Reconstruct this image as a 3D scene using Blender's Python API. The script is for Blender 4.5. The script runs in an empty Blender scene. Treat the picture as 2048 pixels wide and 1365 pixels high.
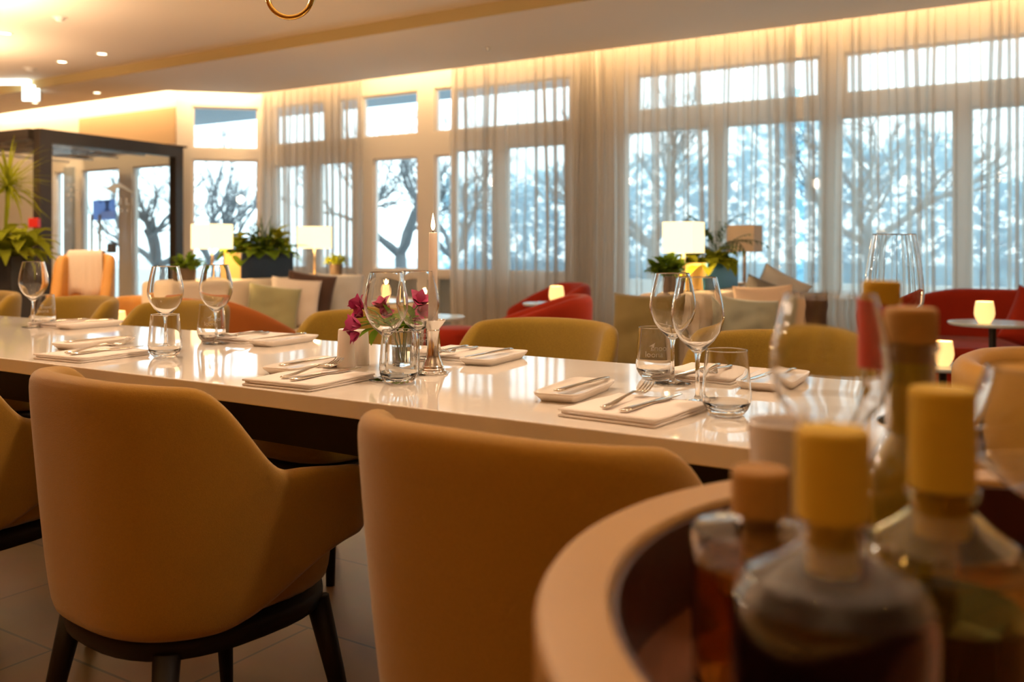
import bpy, bmesh, math, random
from mathutils import Vector, Matrix
PI = math.pi
C = bpy.context.scene.collection
random.seed(7)

# ---------------------------------------------------------------- camera model
F, HY, CZ = 1850.0, 490.0, 1.03
TH = math.atan(F / 2894.0)
CO, SI = math.cos(TH), math.sin(TH)

def at_depth(px, d):
    a = (px - 1024) / F * d
    return (a * CO - d * SI, a * SI + d * CO)
def on_z(px, py, z):
    return at_depth(px, (CZ - z) * F / (py - HY))
def s_on_t(px, t):
    a = (px - 1024) / F
    return at_depth(px, t / (a * SI + CO))[0]

# ---------------------------------------------------------------- materials
def mat(name, col, rough=0.5, metal=0.0, noise=None, bump=None, spec=0.5, sheen=0.0, emit=None, trans=0.0, ior=1.45, sss=0.0):
    m = bpy.data.materials.new(name); m.use_nodes = True
    nt = m.node_tree; b = nt.nodes['Principled BSDF']
    b.inputs['Base Color'].default_value = (*col, 1)
    b.inputs['Roughness'].default_value = rough
    b.inputs['Metallic'].default_value = metal
    b.inputs['Specular IOR Level'].default_value = spec
    b.inputs['IOR'].default_value = ior
    b.inputs['Transmission Weight'].default_value = trans
    if sheen:
        b.inputs['Sheen Weight'].default_value = sheen
        b.inputs['Sheen Roughness'].default_value = 0.4
    if sss:
        b.inputs['Subsurface Weight'].default_value = sss
        b.inputs['Subsurface Scale'].default_value = 0.03; b.inputs['Subsurface Radius'].default_value = (1.0, 0.8, 0.65)
    if emit:
        b.inputs['Emission Color'].default_value = (*emit[0], 1)
        b.inputs['Emission Strength'].default_value = emit[1]
    tc = nt.nodes.new('ShaderNodeTexCoord')
    if noise:      # (scale, second colour, detail)
        n = nt.nodes.new('ShaderNodeTexNoise'); n.inputs['Scale'].default_value = noise[0]
        n.inputs['Detail'].default_value = noise[2] if len(noise) > 2 else 4
        mx = nt.nodes.new('ShaderNodeMix'); mx.data_type = 'RGBA'
        mx.inputs[6].default_value = (*col, 1); mx.inputs[7].default_value = (*noise[1], 1)
        nt.links.new(tc.outputs['Object'], n.inputs['Vector'])
        nt.links.new(n.outputs['Fac'], mx.inputs[0]); nt.links.new(mx.outputs[2], b.inputs['Base Color'])
    if bump:       # (scale, strength)
        n2 = nt.nodes.new('ShaderNodeTexNoise'); n2.inputs['Scale'].default_value = bump[0]; n2.inputs['Detail'].default_value = 3
        bp = nt.nodes.new('ShaderNodeBump'); bp.inputs['Strength'].default_value = bump[1]; bp.inputs['Distance'].default_value = 0.004
        nt.links.new(tc.outputs['Object'], n2.inputs['Vector'])
        nt.links.new(n2.outputs['Fac'], bp.inputs['Height']); nt.links.new(bp.outputs['Normal'], b.inputs['Normal'])
    return m

def sheer_mat(name, col, dens, trans_part=0.62):
    m = bpy.data.materials.new(name); m.use_nodes = True
    nt = m.node_tree; nt.nodes.clear()
    out = nt.nodes.new('ShaderNodeOutputMaterial')
    tr = nt.nodes.new('ShaderNodeBsdfTransparent')
    tl = nt.nodes.new('ShaderNodeBsdfTranslucent'); tl.inputs['Color'].default_value = (*col, 1)
    df = nt.nodes.new('ShaderNodeBsdfDiffuse'); df.inputs['Color'].default_value = (*col, 1)
    m1 = nt.nodes.new('ShaderNodeMixShader'); m1.inputs[0].default_value = trans_part
    nt.links.new(df.outputs[0], m1.inputs[1]); nt.links.new(tl.outputs[0], m1.inputs[2])
    m2 = nt.nodes.new('ShaderNodeMixShader'); m2.inputs[0].default_value = dens
    nt.links.new(tr.outputs[0], m2.inputs[1]); nt.links.new(m1.outputs[0], m2.inputs[2])
    nt.links.new(m2.outputs[0], out.inputs[0])
    return m

def pane_mat(name, tint=(0.95, 0.97, 0.97)):
    m = bpy.data.materials.new(name); m.use_nodes = True
    nt = m.node_tree; nt.nodes.clear()
    out = nt.nodes.new('ShaderNodeOutputMaterial')
    tr = nt.nodes.new('ShaderNodeBsdfTransparent'); tr.inputs['Color'].default_value = (*tint, 1)
    gl = nt.nodes.new('ShaderNodeBsdfGlossy'); gl.inputs['Roughness'].default_value = 0.0
    fr = nt.nodes.new('ShaderNodeFresnel')      # same reflectance on both faces of the thin pane
    ge = nt.nodes.new('ShaderNodeNewGeometry'); ma = nt.nodes.new('ShaderNodeMath'); ma.operation = 'MULTIPLY_ADD'
    ma.inputs[1].default_value = 1 / 1.45 - 1.45; ma.inputs[2].default_value = 1.45
    nt.links.new(ge.outputs['Backfacing'], ma.inputs[0]); nt.links.new(ma.outputs[0], fr.inputs['IOR'])
    mx = nt.nodes.new('ShaderNodeMixShader')
    nt.links.new(fr.outputs[0], mx.inputs[0]); nt.links.new(tr.outputs[0], mx.inputs[1]); nt.links.new(gl.outputs[0], mx.inputs[2])
    nt.links.new(mx.outputs[0], out.inputs[0])
    return m

def emit_mat(name, col, strength):
    m = bpy.data.materials.new(name); m.use_nodes = True
    nt = m.node_tree; nt.nodes.clear()
    out = nt.nodes.new('ShaderNodeOutputMaterial'); e = nt.nodes.new('ShaderNodeEmission')
    e.inputs[0].default_value = (*col, 1); e.inputs[1].default_value = strength
    nt.links.new(e.outputs[0], out.inputs[0])
    return m

def tile_mat(name):
    m = mat(name, (0.30, 0.22, 0.15), 0.32, spec=0.5)
    nt = m.node_tree; b = nt.nodes['Principled BSDF']
    tc = nt.nodes.new('ShaderNodeTexCoord'); br = nt.nodes.new('ShaderNodeTexBrick')
    br.offset = 0.5; br.inputs['Scale'].default_value = 1.0
    br.inputs['Brick Width'].default_value = 0.9; br.inputs['Row Height'].default_value = 0.45
    br.inputs['Mortar Size'].default_value = 0.004
    br.inputs['Color1'].default_value = (0.27, 0.165, 0.08, 1); br.inputs['Color2'].default_value = (0.23, 0.14, 0.068, 1)
    br.inputs['Mortar'].default_value = (0.10, 0.075, 0.055, 1)
    ns = nt.nodes.new('ShaderNodeTexNoise'); ns.inputs['Scale'].default_value = 5; ns.inputs['Detail'].default_value = 6
    mx = nt.nodes.new('ShaderNodeMix'); mx.data_type = 'RGBA'; mx.blend_type = 'MULTIPLY'; mx.inputs[0].default_value = 0.5
    nt.links.new(tc.outputs['Object'], br.inputs['Vector']); nt.links.new(tc.outputs['Object'], ns.inputs['Vector'])
    nt.links.new(br.outputs['Color'], mx.inputs[6]); nt.links.new(ns.outputs['Color'], mx.inputs[7])
    nt.links.new(mx.outputs[2], b.inputs['Base Color'])
    return m

M = dict(
    plaster=mat('plaster', (0.82, 0.72, 0.60), 0.85, bump=(40, 0.03)),
    wallpaint=mat('wall_paint', (0.72, 0.60, 0.45), 0.8),
    bouncewall=mat('amber_bounce_wall', (0.50, 0.22, 0.035), 0.6, noise=(3, (0.40, 0.16, 0.025))),
    floor=tile_mat('floor_tiles'),
    white_frame=mat('white_frame', (0.84, 0.82, 0.78), 0.4),
    tan_panel=mat('tan_panel', (0.62, 0.47, 0.30), 0.12),
    pane=pane_mat('window_glass'),
    dark_metal=mat('dark_metal', (0.045, 0.037, 0.03), 0.4, metal=0.3),
    sheer=sheer_mat('sheer_curtain', (0.63, 0.59, 0.53), 0.55),
    quartz=mat('white_quartz', (0.80, 0.735, 0.66), 0.045, spec=0.9, noise=(60, (0.77, 0.70, 0.62))),
    black_wood=mat('dark_stained_wood', (0.010, 0.006, 0.004), 0.5, spec=0.3),
    fabric=mat('beige_upholstery', (0.41, 0.21, 0.012), 0.9, noise=(260, (0.32, 0.16, 0.008), 2), bump=(700, 0.35), sheen=0.5),
    fabric2=mat('tweed_upholstery', (0.31, 0.19, 0.013), 0.9, noise=(240, (0.20, 0.118, 0.008), 2), bump=(500, 0.4), sheen=0.3),
    rust=mat('rust_velvet', (0.36, 0.10, 0.009), 0.8, sheen=0.1, bump=(60, 0.1)),
    red=mat('red_velvet', (0.28, 0.016, 0.002), 0.8, spec=0.25, sheen=0.1, bump=(60, 0.1)),
    mustard=mat('mustard_leather', (0.45, 0.24, 0.045), 0.5, bump=(90, 0.15)),
    cream=mat('cream_upholstery', (0.78, 0.68, 0.54), 0.85, bump=(200, 0.15)),
    sage=mat('sage_velvet', (0.27, 0.27, 0.14), 0.8, sheen=0.4, noise=(9, (0.36, 0.34, 0.18))),
    olive=mat('olive_velvet', (0.155, 0.115, 0.03), 0.8, sheen=0.3, noise=(9, (0.20, 0.15, 0.045))),
    greygreen=mat('grey_green_velvet', (0.30, 0.33, 0.28), 0.8, sheen=0.4, noise=(9, (0.38, 0.38, 0.27))),
    peach=mat('peach_linen', (0.74, 0.57, 0.42), 0.85),
    brown=mat('brown_velvet', (0.065, 0.033, 0.022), 0.8, sheen=0.2),
    greylin=mat('grey_linen', (0.55, 0.55, 0.54), 0.85),
    darkgrey=mat('dark_grey_linen', (0.16, 0.155, 0.14), 0.85),
    clothwhite=mat('cream_cloth', (0.80, 0.72, 0.64), 0.85),
    tanleather=mat('tan_leather', (0.56, 0.28, 0.06), 0.45),
    glass=mat('clear_glass', (1, 1, 1), 0.0, trans=1.0, ior=1.45),
    yelglass=mat('olive_tinted_glass', (0.93, 0.84, 0.42), 0.0, trans=1.0, ior=1.45),
    glassware=mat('glassware', (0.985, 0.99, 0.985), 0.0, trans=1.0, ior=1.42),
    frost=mat('frosted_print', (0.92, 0.90, 0.86), 0.5),
    water=mat('water', (0.96, 0.98, 0.95), 0.0, trans=1.0, ior=1.33),
    steel=mat('polished_steel', (0.78, 0.74, 0.68), 0.12, metal=1.0),
    silver=mat('silver', (0.88, 0.87, 0.86), 0.13, metal=1.0),
    brass=mat('brass', (0.80, 0.52, 0.14), 0.14, metal=1.0, noise=(30, (0.66, 0.40, 0.09))),
    brassdull=mat('bronze_handle', (0.42, 0.33, 0.20), 0.35, metal=0.8),
    napkin=mat('linen_napkin', (0.86, 0.78, 0.72), 0.8, bump=(400, 0.2)),
    porcelain=mat('porcelain', (0.86, 0.79, 0.72), 0.15),
    whitewax=sheer_mat('white_wax', (0.95, 0.86, 0.78), 1.0, 0.5),
    wick=mat('wick', (0.03, 0.02, 0.015), 0.9),
    flame=emit_mat('flame', (1.0, 0.78, 0.42), 7.0),
    candleglow=mat('candle_glass', (0.95, 0.72, 0.42), 0.4, emit=((1.0, 0.58, 0.20), 1.05)),
    shade=mat('lamp_shade_lit', (0.95, 0.88, 0.72), 0.8, emit=((1.0, 0.80, 0.42), 1.35)),
    shade_off=mat('lamp_shade_unlit', (0.70, 0.58, 0.42), 0.8),
    lampmetal=mat('lamp_stem_metal', (0.66, 0.52, 0.33), 0.3, metal=0.9),
    navy=mat('navy_planter', (0.012, 0.020, 0.035), 0.35),
    bluepl=mat('blue_planter', (0.035, 0.20, 0.33), 0.4),
    lamplitpl=mat('lamplit_planter_end', (0.42, 0.28, 0.10), 0.4),
    pot=mat('brown_pot', (0.13, 0.09, 0.055), 0.7),
    potblack=mat('black_planter', (0.018, 0.015, 0.013), 0.75, bump=(300, 0.2)),
    soil=mat('soil', (0.04, 0.028, 0.018), 1.0),
    leaf=sheer_mat('leaf_green', (0.13, 0.22, 0.02), 1.0, 0.4),
    leafdark=mat('leaf_dark_green', (0.03, 0.075, 0.012), 0.4, noise=(14, (0.06, 0.12, 0.02))),
    leafyel=sheer_mat('leaf_yellow_green', (0.34, 0.38, 0.03), 1.0, 0.4),
    stem=mat('plant_stem', (0.17, 0.25, 0.04), 0.5),
    petal=mat('magenta_petal', (0.36, 0.010, 0.10), 0.5, noise=(60, (0.46, 0.05, 0.15))),
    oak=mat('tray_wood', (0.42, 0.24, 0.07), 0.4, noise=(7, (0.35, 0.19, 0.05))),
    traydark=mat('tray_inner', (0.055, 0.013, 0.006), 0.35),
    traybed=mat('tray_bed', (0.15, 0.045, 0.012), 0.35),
    cork=mat('cork', (0.62, 0.42, 0.035), 0.75, noise=(60, (0.54, 0.34, 0.02))),
    corkdark=mat('dark_cork', (0.45, 0.24, 0.05), 0.7, noise=(60, (0.36, 0.18, 0.04))),
    redcap=mat('red_capsule', (0.50, 0.025, 0.012), 0.45),
    darkoil=mat('dark_vinegar', (0.010, 0.004, 0.003), 0.05),
    amber=mat('amber_oil', (0.70, 0.22, 0.02), 0.0, trans=0.9, ior=1.40),
    oliveoil=mat('olive_oil', (0.62, 0.46, 0.04), 0.0, trans=0.9, ior=1.40),
    herboil=mat('dark_herb_oil', (0.022, 0.018, 0.004), 0.08),
    yglass=mat('oil_filled_neck', (0.80, 0.58, 0.06), 0.1, trans=0.35, ior=1.4),
    ceramic=mat('white_ceramic', (0.78, 0.74, 0.74), 0.25),
    tabletop=mat('side_table_top', (0.52, 0.62, 0.68), 0.15),
    blackmetal=mat('black_metal', (0.012, 0.012, 0.013), 0.4),
    downlight=emit_mat('downlight_lens', (1.0, 0.86, 0.55), 9.0),
    downoff=mat('ceiling_device', (0.86, 0.82, 0.75), 0.5),
    led=emit_mat('led_strip', (1.0, 0.62, 0.20), 5.0),
    exitface=emit_mat('emergency_light', (0.86, 1.0, 0.94), 3.2),
    redbox=mat('red_alarm_box', (0.62, 0.02, 0.01), 0.4),
    posterblue=sheer_mat('blue_poster', (0.38, 0.50, 0.78), 0.93, 0.8),
    posterdark=sheer_mat('poster_ink', (0.06, 0.20, 0.60), 0.95, 0.8),
    posterline=mat('poster_text', (0.62, 0.68, 0.82), 0.4),
    decal=mat('glass_sticker', (0.62, 0.66, 0.66), 0.6),
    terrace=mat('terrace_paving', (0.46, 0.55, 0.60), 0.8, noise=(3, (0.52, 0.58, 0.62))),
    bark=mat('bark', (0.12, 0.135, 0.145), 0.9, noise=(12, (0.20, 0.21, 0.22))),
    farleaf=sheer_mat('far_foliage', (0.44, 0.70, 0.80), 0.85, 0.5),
    canopy=mat('canopy_board', (0.36, 0.41, 0.46), 0.6),
    render=mat('pale_wall_outside', (0.66, 0.66, 0.64), 0.8),
    darkbeam=mat('dark_ceiling_slats', (0.06, 0.04, 0.025), 0.5),
    slat=mat('light_ceiling_slats', (0.62, 0.60, 0.56), 0.4),
)

# ---------------------------------------------------------------- mesh helpers
def finish(name, bm, m, parent=None, smooth=True, loc=None, sub=0, bevel=0.0, rotz=0.0, mats=None):
    me = bpy.data.meshes.new(name)
    bmesh.ops.recalc_face_normals(bm, faces=bm.faces)
    bm.to_mesh(me); bm.free()
    for x in (mats or [m]): me.materials.append(x)
    if smooth:
        for p in me.polygons: p.use_smooth = True
    o = bpy.data.objects.new(name, me); C.objects.link(o)
    if parent: o.parent = parent
    if loc: o.location = loc
    o.rotation_euler.z = rotz
    if bevel:
        md = o.modifiers.new('bevel', 'BEVEL'); md.width = bevel; md.segments = 3; md.limit_method = 'ANGLE'
        md.harden_normals = False
    if sub:
        md = o.modifiers.new('sub', 'SUBSURF'); md.levels = sub; md.render_levels = sub
    return o

def tag(o, label, cat, group=None):
    o['label'] = label; o['category'] = cat
    if group: o['group'] = group
    return o
def thing(name, label, cat, loc=(0, 0, 0), rotz=0.0, group=None):
    o = bpy.data.objects.new(name, None); C.objects.link(o)
    o.empty_display_size = 0.1
    o.location = loc; o.rotation_euler.z = rotz
    return tag(o, label, cat, group)
def struct(o):
    o['kind'] = 'structure'; return o
def dup(root, label, loc, rotz=0.0):
    def cp(o, parent):
        c = o.copy(); C.objects.link(c)
        if parent: c.parent = parent
        for ch in list(o.children): cp(ch, c)
        return c
    r = cp(root, None); r.location = loc; r.rotation_euler.z = rotz; r['label'] = label
    return r

def box(bm, x0, x1, y0, y1, z0, z1):
    vs = [bm.verts.new((x, y, z)) for z in (z0, z1) for y in (y0, y1) for x in (x0, x1)]
    for f in ((0, 2, 3, 1), (4, 5, 7, 6), (0, 1, 5, 4), (2, 6, 7, 3), (0, 4, 6, 2), (1, 3, 7, 5)):
        bm.faces.new([vs[i] for i in f])
    return vs
def B(*bxs):
    bm = bmesh.new()
    for b in bxs: box(bm, *b)
    return bm
def support(prof, closed=False, e=.0007):
    """extra rings beside sharp corners so that smooth shading stays local"""
    m = len(prof); out = []
    def away(a, b):
        d = math.hypot(b[0] - a[0], b[1] - a[1])
        if d < 3 * e: return None
        f = e / d; return (a[0] + (b[0] - a[0]) * f, a[1] + (b[1] - a[1]) * f)
    for i, p in enumerate(prof):
        if not closed and i in (0, m - 1): out.append(p); continue
        a, b = prof[i - 1], prof[(i + 1) % m]
        v, w = (p[0] - a[0], p[1] - a[1]), (b[0] - p[0], b[1] - p[1])
        t = abs(math.atan2(v[0] * w[1] - v[1] * w[0], v[0] * w[0] + v[1] * w[1]))
        if t > .3:
            q = away(p, a); out += [q] if q else []
            out.append(p)
            q = away(p, b); out += [q] if q else []
        else: out.append(p)
    return out
def lathe(bm, prof, n=40, cx=0, cy=0, closed=False):
    prof = support(prof, closed)
    rings = []
    for r, z in prof:
        if r < 1e-6: rings.append([bm.verts.new((cx, cy, z))])
        else: rings.append([bm.verts.new((cx + r * math.cos(2 * PI * i / n), cy + r * math.sin(2 * PI * i / n), z)) for i in range(n)])
    pairs = list(zip(rings, rings[1:]))
    if closed: pairs.append((rings[-1], rings[0]))
    for a, b in pairs:
        for i in range(n):
            j = (i + 1) % n
            if len(a) == 1 and len(b) == 1: break
            if len(a) == 1: bm.faces.new((a[0], b[j], b[i]))
            elif len(b) == 1: bm.faces.new((a[i], a[j], b[0]))
            else: bm.faces.new((a[i], a[j], b[j], b[i]))
    return bm
def L(prof, n=40, **k): return lathe(bmesh.new(), prof, n, **k)
def tube(bm, pts, rad, n=8, cap=True):
    pts = [Vector(p) for p in pts]
    if not hasattr(rad, '__len__'): rad = [rad] * len(pts)
    rings = []; up = Vector((0, 0, 1))
    for i, p in enumerate(pts):
        d = (pts[min(i + 1, len(pts) - 1)] - pts[max(i - 1, 0)]).normalized()
        if abs(d.dot(up)) > 0.95: u = d.cross(Vector((1, 0, 0))).normalized()
        else: u = d.cross(up).normalized()
        v = d.cross(u)
        rings.append([bm.verts.new(p + rad[i] * (u * math.cos(2 * PI * k / n) + v * math.sin(2 * PI * k / n))) for k in range(n)])
    for a, b in zip(rings, rings[1:]):
        # align to avoid twist
        best = min(range(n), key=lambda s: sum((a[k].co - b[(k + s) % n].co).length for k in range(n)))
        b[:] = b[best:] + b[:best]
        for k in range(n):
            j = (k + 1) % n
            bm.faces.new((a[k], a[j], b[j], b[k]))
    if cap:
        bm.faces.new(rings[0][::-1]); bm.faces.new(rings[-1])
    return bm
def plan(a, b, n, k=2.6):
    return [(a * math.copysign(abs(math.cos(t)) ** (2 / k), math.cos(t)), b * math.copysign(abs(math.sin(t)) ** (2 / k), math.sin(t)))
            for t in [2 * PI * i / n for i in range(n)]]
def super_solid(a, b, levels, n=40, k=2.8, cy=0.0):
    """stack of super-ellipse rings: levels = [(scale, z)]"""
    bm = bmesh.new(); rings = []
    for sc, z in levels:
        rings.append([bm.verts.new((x * sc, cy + y * sc, z)) for x, y in plan(a, b, n, k)])
    for p, q in zip(rings, rings[1:]):
        for i in range(n):
            j = (i + 1) % n; bm.faces.new((p[i], p[j], q[j], q[i]))
    bm.faces.new(rings[0][::-1]); bm.faces.new(rings[-1])
    return bm
def smooth01(x):
    x = max(0.0, min(1.0, x)); return x * x * (3 - 2 * x)

def tub_shell(a, b, arm, ztop, zbot, th, taper, n=44, k=2.6, zref=(0.35, 0.79)):
    """horseshoe shell open toward +y; ztop / zbot are functions of arc distance (m) from the back centre"""
    pts = []
    na = 7
    for i in range(na): pts.append((a, arm * (1 - i / na)))
    for i in range(n + 1):
        t = PI * i / n
        pts.append((a * math.copysign(abs(math.cos(t)) ** (2 / k), math.cos(t)), -b * abs(math.sin(t)) ** (2 / k)))
    for i in range(na): pts.append((-a, arm * ((i + 1) / na)))
    P2 = [Vector(p) for p in pts]
    # even resample
    cum = [0]
    for p, q in zip(P2, P2[1:]): cum.append(cum[-1] + (q - p).length)
    tot = cum[-1]; N = 60; Q = []
    for i in range(N + 1):
        d = tot * i / N; j = max(jj for jj in range(len(cum)) if cum[jj] <= d + 1e-9); j = min(j, len(P2) - 2)
        f = (d - cum[j]) / max(1e-9, cum[j + 1] - cum[j]); Q.append(P2[j].lerp(P2[j + 1], f))
    bm = bmesh.new(); rings = []
    for i, p in enumerate(Q):
        tg = (Q[min(i + 1, N)] - Q[max(i - 1, 0)]).normalized()
        nr = Vector((-tg.y, tg.x))           # points outward or inward
        if nr.dot(p - Vector((0, 0.1))) < 0: nr = -nr
        d = abs(tot * i / N - tot / 2)
        zt, zb = ztop(d), zbot(d)
        e = min(i, N - i); thk = th * (0.45 if e == 0 else 0.82 if e == 1 else 1.0)
        if e == 0: zt -= 0.02; zb += 0.008
        elif e == 1: zt -= 0.005
        def pt(off, z):
            h = max(0.0, min(1.15, (z - zref[0]) / (zref[1] - zref[0])))
            sc = taper + (1 - taper) * (h ** 0.75)
            q = p * sc + nr * off
            return bm.verts.new((q.x, q.y, z))
        ring = []
        r = thk / 2
        for g in (0.0, 0.04, 0.2, 0.4, 0.6, 0.8, 0.95): ring.append(pt(r * (0.75 if g == 0 else 1), zb + (zt - r - zb) * g))
        for g in (20, 55, 90, 125, 160): ring.append(pt(r * math.cos(math.radians(g)), zt - r + r * math.sin(math.radians(g))))
        for g in (0.95, 0.8, 0.6, 0.4, 0.2, 0.04, 0.0): ring.append(pt(-r * (0.75 if g == 0 else 1), zb + (zt - r - zb) * g))
        rings.append(ring)
    m = len(rings[0])
    for p, q in zip(rings, rings[1:]):
        for i in range(m):
            j = (i + 1) % m; bm.faces.new((p[i], p[j], q[j], q[i]))
    bm.faces.new(rings[0][::-1]); bm.faces.new(rings[-1])
    return bm

def cushion_bm(w, h, d, seed=0, n=22):
    rnd = random.Random(seed); ph = [rnd.uniform(0, 6) for _ in range(6)]
    bm = bmesh.new(); sides = []
    for sgn in (1, -1):
        g = []
        for i in range(n + 1):
            row = []
            for j in range(n + 1):
                u, v = 2 * i / n - 1, 2 * j / n - 1
                x = w / 2 * u * (1 - 0.07 * (1 - v * v)); z = h / 2 * v * (1 - 0.07 * (1 - u * u))
                t = d / 2 * ((1 - u ** 4) * (1 - v ** 4)) ** 0.55
                wr = 0.018 * d / 0.14 * (math.sin(5 * u + 3 * v + ph[0]) * 0.5 + math.sin(9 * v - 4 * u + ph[1]) * 0.3 + math.sin(13 * u * v + ph[2]) * 0.35) * (1 - u * u) * (1 - v * v)
                row.append((x, sgn * (t + wr * (t > 0)), z))
            g.append(row)
        sides.append(g)
    V0 = [[bm.verts.new(c) for c in r] for r in sides[0]]
    V1 = [[(V0[i][j] if i in (0, n) or j in (0, n) else bm.verts.new(sides[1][i][j])) for j in range(n + 1)] for i in range(n + 1)]
    for V in (V0, V1):
        for i in range(n):
            for j in range(n):
                bm.faces.new((V[i][j], V[i + 1][j], V[i + 1][j + 1], V[i][j + 1]))
    return bm
def cushion(name, label, m, w, h, d, loc, yaw, tilt, seed, roll=0.0, group='scatter cushions'):
    o = finish(name, cushion_bm(w, h, d, seed), m)
    o.rotation_mode = 'ZXY'
    o.rotation_euler = (tilt, roll, yaw)
    o.location = loc
    return tag(o, label, 'cushion', group)

def leaf_strip(bm, base, ang, elev, length, width, droop, fold=0.25, segs=6, tip=0.75, twist=0.0):
    """one leaf: a bent strip with a folded midrib"""
    p = Vector(base); el = elev; prev = None
    side = Vector((-math.sin(ang + twist), math.cos(ang + twist), 0))
    for i in range(segs + 1):
        f = i / segs
        w = width * 0.5 * (math.sin(PI * min(1, (f * 0.93 + 0.05)) ** tip) if tip else (1 - f))
        d = Vector((math.cos(ang) * math.cos(el), math.sin(ang) * math.cos(el), math.sin(el)))
        up = Vector((-math.cos(ang) * math.sin(el), -math.sin(ang) * math.sin(el), math.cos(el)))
        row = [bm.verts.new(p + side * w + up * w * fold), bm.verts.new(p), bm.verts.new(p - side * w + up * w * fold)]
        if prev:
            for k in range(2): bm.faces.new((prev[k], prev[k + 1], row[k + 1], row[k]))
        prev = row; p = p + d * (length / segs); el -= droop / segs

def bush(n, seed, spread, height, ll, lw, droop=(0.5, 1.6), stems=True, elev=(0.1, 1.2), tip=0.75, dome=1.0):
    rnd = random.Random(seed); bm = bmesh.new()
    for i in range(n):
        an = rnd.uniform(0, 2 * PI); rr = spread * math.sqrt(rnd.random()); z = height * rnd.uniform(0.15, 1) * (1 - dome * 0.5 * (rr / spread) ** 2)
        b = (rr * math.cos(an), rr * math.sin(an), z)
        if stems: tube(bm, [(rr * .25 * math.cos(an), rr * .25 * math.sin(an), -0.02), (rr * .7 * math.cos(an), rr * .7 * math.sin(an), z * .7), b], 0.0022, 4)
        leaf_strip(bm, b, an + rnd.uniform(-.9, .9), rnd.uniform(*elev), ll * rnd.uniform(.7, 1.15), lw * rnd.uniform(.75, 1.15), rnd.uniform(*droop), tip=tip)
    return bm

# ---------------------------------------------------------------- the room
T_WIN, T_CUR, T_LIP = 7.62, 7.43, 7.30
Z_LOW, Z_HIGH = 2.75, 2.85
struct(finish('floor', B((-14, 5, -4, 7.9, -0.06, 0)), M['floor'], smooth=False))
# main ceiling and the lower window-side ceiling with its step; a cove slot stays open beside the windows
struct(finish('ceiling', B((-14, 5, -4, 5.77, Z_HIGH, Z_HIGH + .1)), M['plaster'], smooth=False))
bm = bmesh.new()
def prism(bm, pts, z0, z1):
    lo = [bm.verts.new((x, y, z0)) for x, y in pts]; hi = [bm.verts.new((x, y, z1)) for x, y in pts]
    n = len(pts)
    bm.faces.new(lo[::-1]); bm.faces.new(hi)
    for i in range(n):
        j = (i + 1) % n; bm.faces.new((lo[i], lo[j], hi[j], hi[i]))
prism(bm, [(-14, 5.77), (5, 5.77), (5, T_LIP), (-8.12, T_LIP), (-8.80, 6.62), (-14, 6.62)], Z_LOW, Z_LOW + .12)
struct(finish('ceiling_lower', bm, M['plaster'], smooth=False))
struct(finish('trim_6', B((-14, 5, 5.756, 5.769, Z_LOW, Z_HIGH)), mat('light_tinted_fascia', (0.56, 0.43, 0.19), 0.8), smooth=False))  # ochre puts the different light on the step face into its colour
struct(finish('trim_4', B((-14, 5, 6.5, 7.9, 3.02, 3.1)), M['plaster'], smooth=False))   # top of the cove slot
struct(finish('wall_rear', B((-14, 5, -4.1, -4, 0, 2.95)), M['bouncewall'], smooth=False))  # unseen wall, coloured amber to bounce warm light forward
struct(finish('wall_right', B((5, 5.1, -4, 7.9, 0, 3.1)), M['wallpaint'], smooth=False))
struct(finish('wall_left', B((-14.1, -14, -4, 7.9, 0, 3.1)), M['wallpaint'], smooth=False))

def window_unit(name, x0, x1, z0, z1, rows, loc, rotz=0.0, depth=0.09, m='white_frame'):
    """frame bars around the panes; rows = [(za, zb, [(xa, xb) ...])]"""
    bm = bmesh.new(); panes = []; z = z0; y0, y1 = 0.0, depth
    for za, zb, ps in rows:
        if za > z: box(bm, x0, x1, y0, y1, z, za)
        x = x0
        for a, b in ps:
            if a > x: box(bm, x, a, y0, y1, za, zb)
            # sash bead round each pane
            t = 0.022
            box(bm, a, a + t, y0 + .02, y1 - .02, za, zb); box(bm, b - t, b, y0 + .02, y1 - .02, za, zb)
            box(bm, a + t, b - t, y0 + .02, y1 - .02, za, za + t); box(bm, a + t, b - t, y0 + .02, y1 - .02, zb - t, zb)
            panes.append((a + t * .5, b - t * .5, za + t * .5, zb - t * .5)); x = b
        if x < x1: box(bm, x, x1, y0, y1, za, zb)
        z = zb
    if z < z1: box(bm, x0, x1, y0, y1, z, z1)
    o = struct(finish(name, bm, M[m], smooth=False, loc=loc, rotz=rotz))
    for a, b, c, d in panes:
        finish('pane', B((a, b, depth * .5 - .003, depth * .5 + .003, c, d)), M['pane'], o, smooth=False)
    return o
S = lambda px: s_on_t(px, T_WIN)
ZT = 3.02
window_unit('window_1', -8.25, S(722), 0, ZT, [(.76, 1.96, [(S(548), S(612)), (S(636), S(704))]), (2.19, 2.647, [(S(548), S(650)), (S(676), S(722) - .05)])], (0, T_WIN, 0))
window_unit('door_1', S(722), S(905), 0, ZT, [(.12, .70, [(S(750), S(833)), (S(870), S(903))]), (.76, 1.96, [(S(746), S(835)), (S(868), S(905) - .01)]), (2.19, 2.647, [(S(722) + .01, S(835)), (S(868), S(905) - .01)])], (0, T_WIN, 0))
window_unit('window_2', S(905), S(1195), 0, ZT, [(.76, 2.0, [(S(905) + .01, S(985)), (S(1010), S(1132))]), (2.19, 2.62, [(S(905) + .01, S(1140))])], (0, T_WIN, 0))
window_unit('window_3', S(1195), S(1660), 0, ZT, [(.45, 2.06, [(S(1248), S(1419)), (S(1445), S(1646))]), (2.225, 2.56, [(S(1272), S(1639))])], (0, T_WIN, 0))
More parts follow.
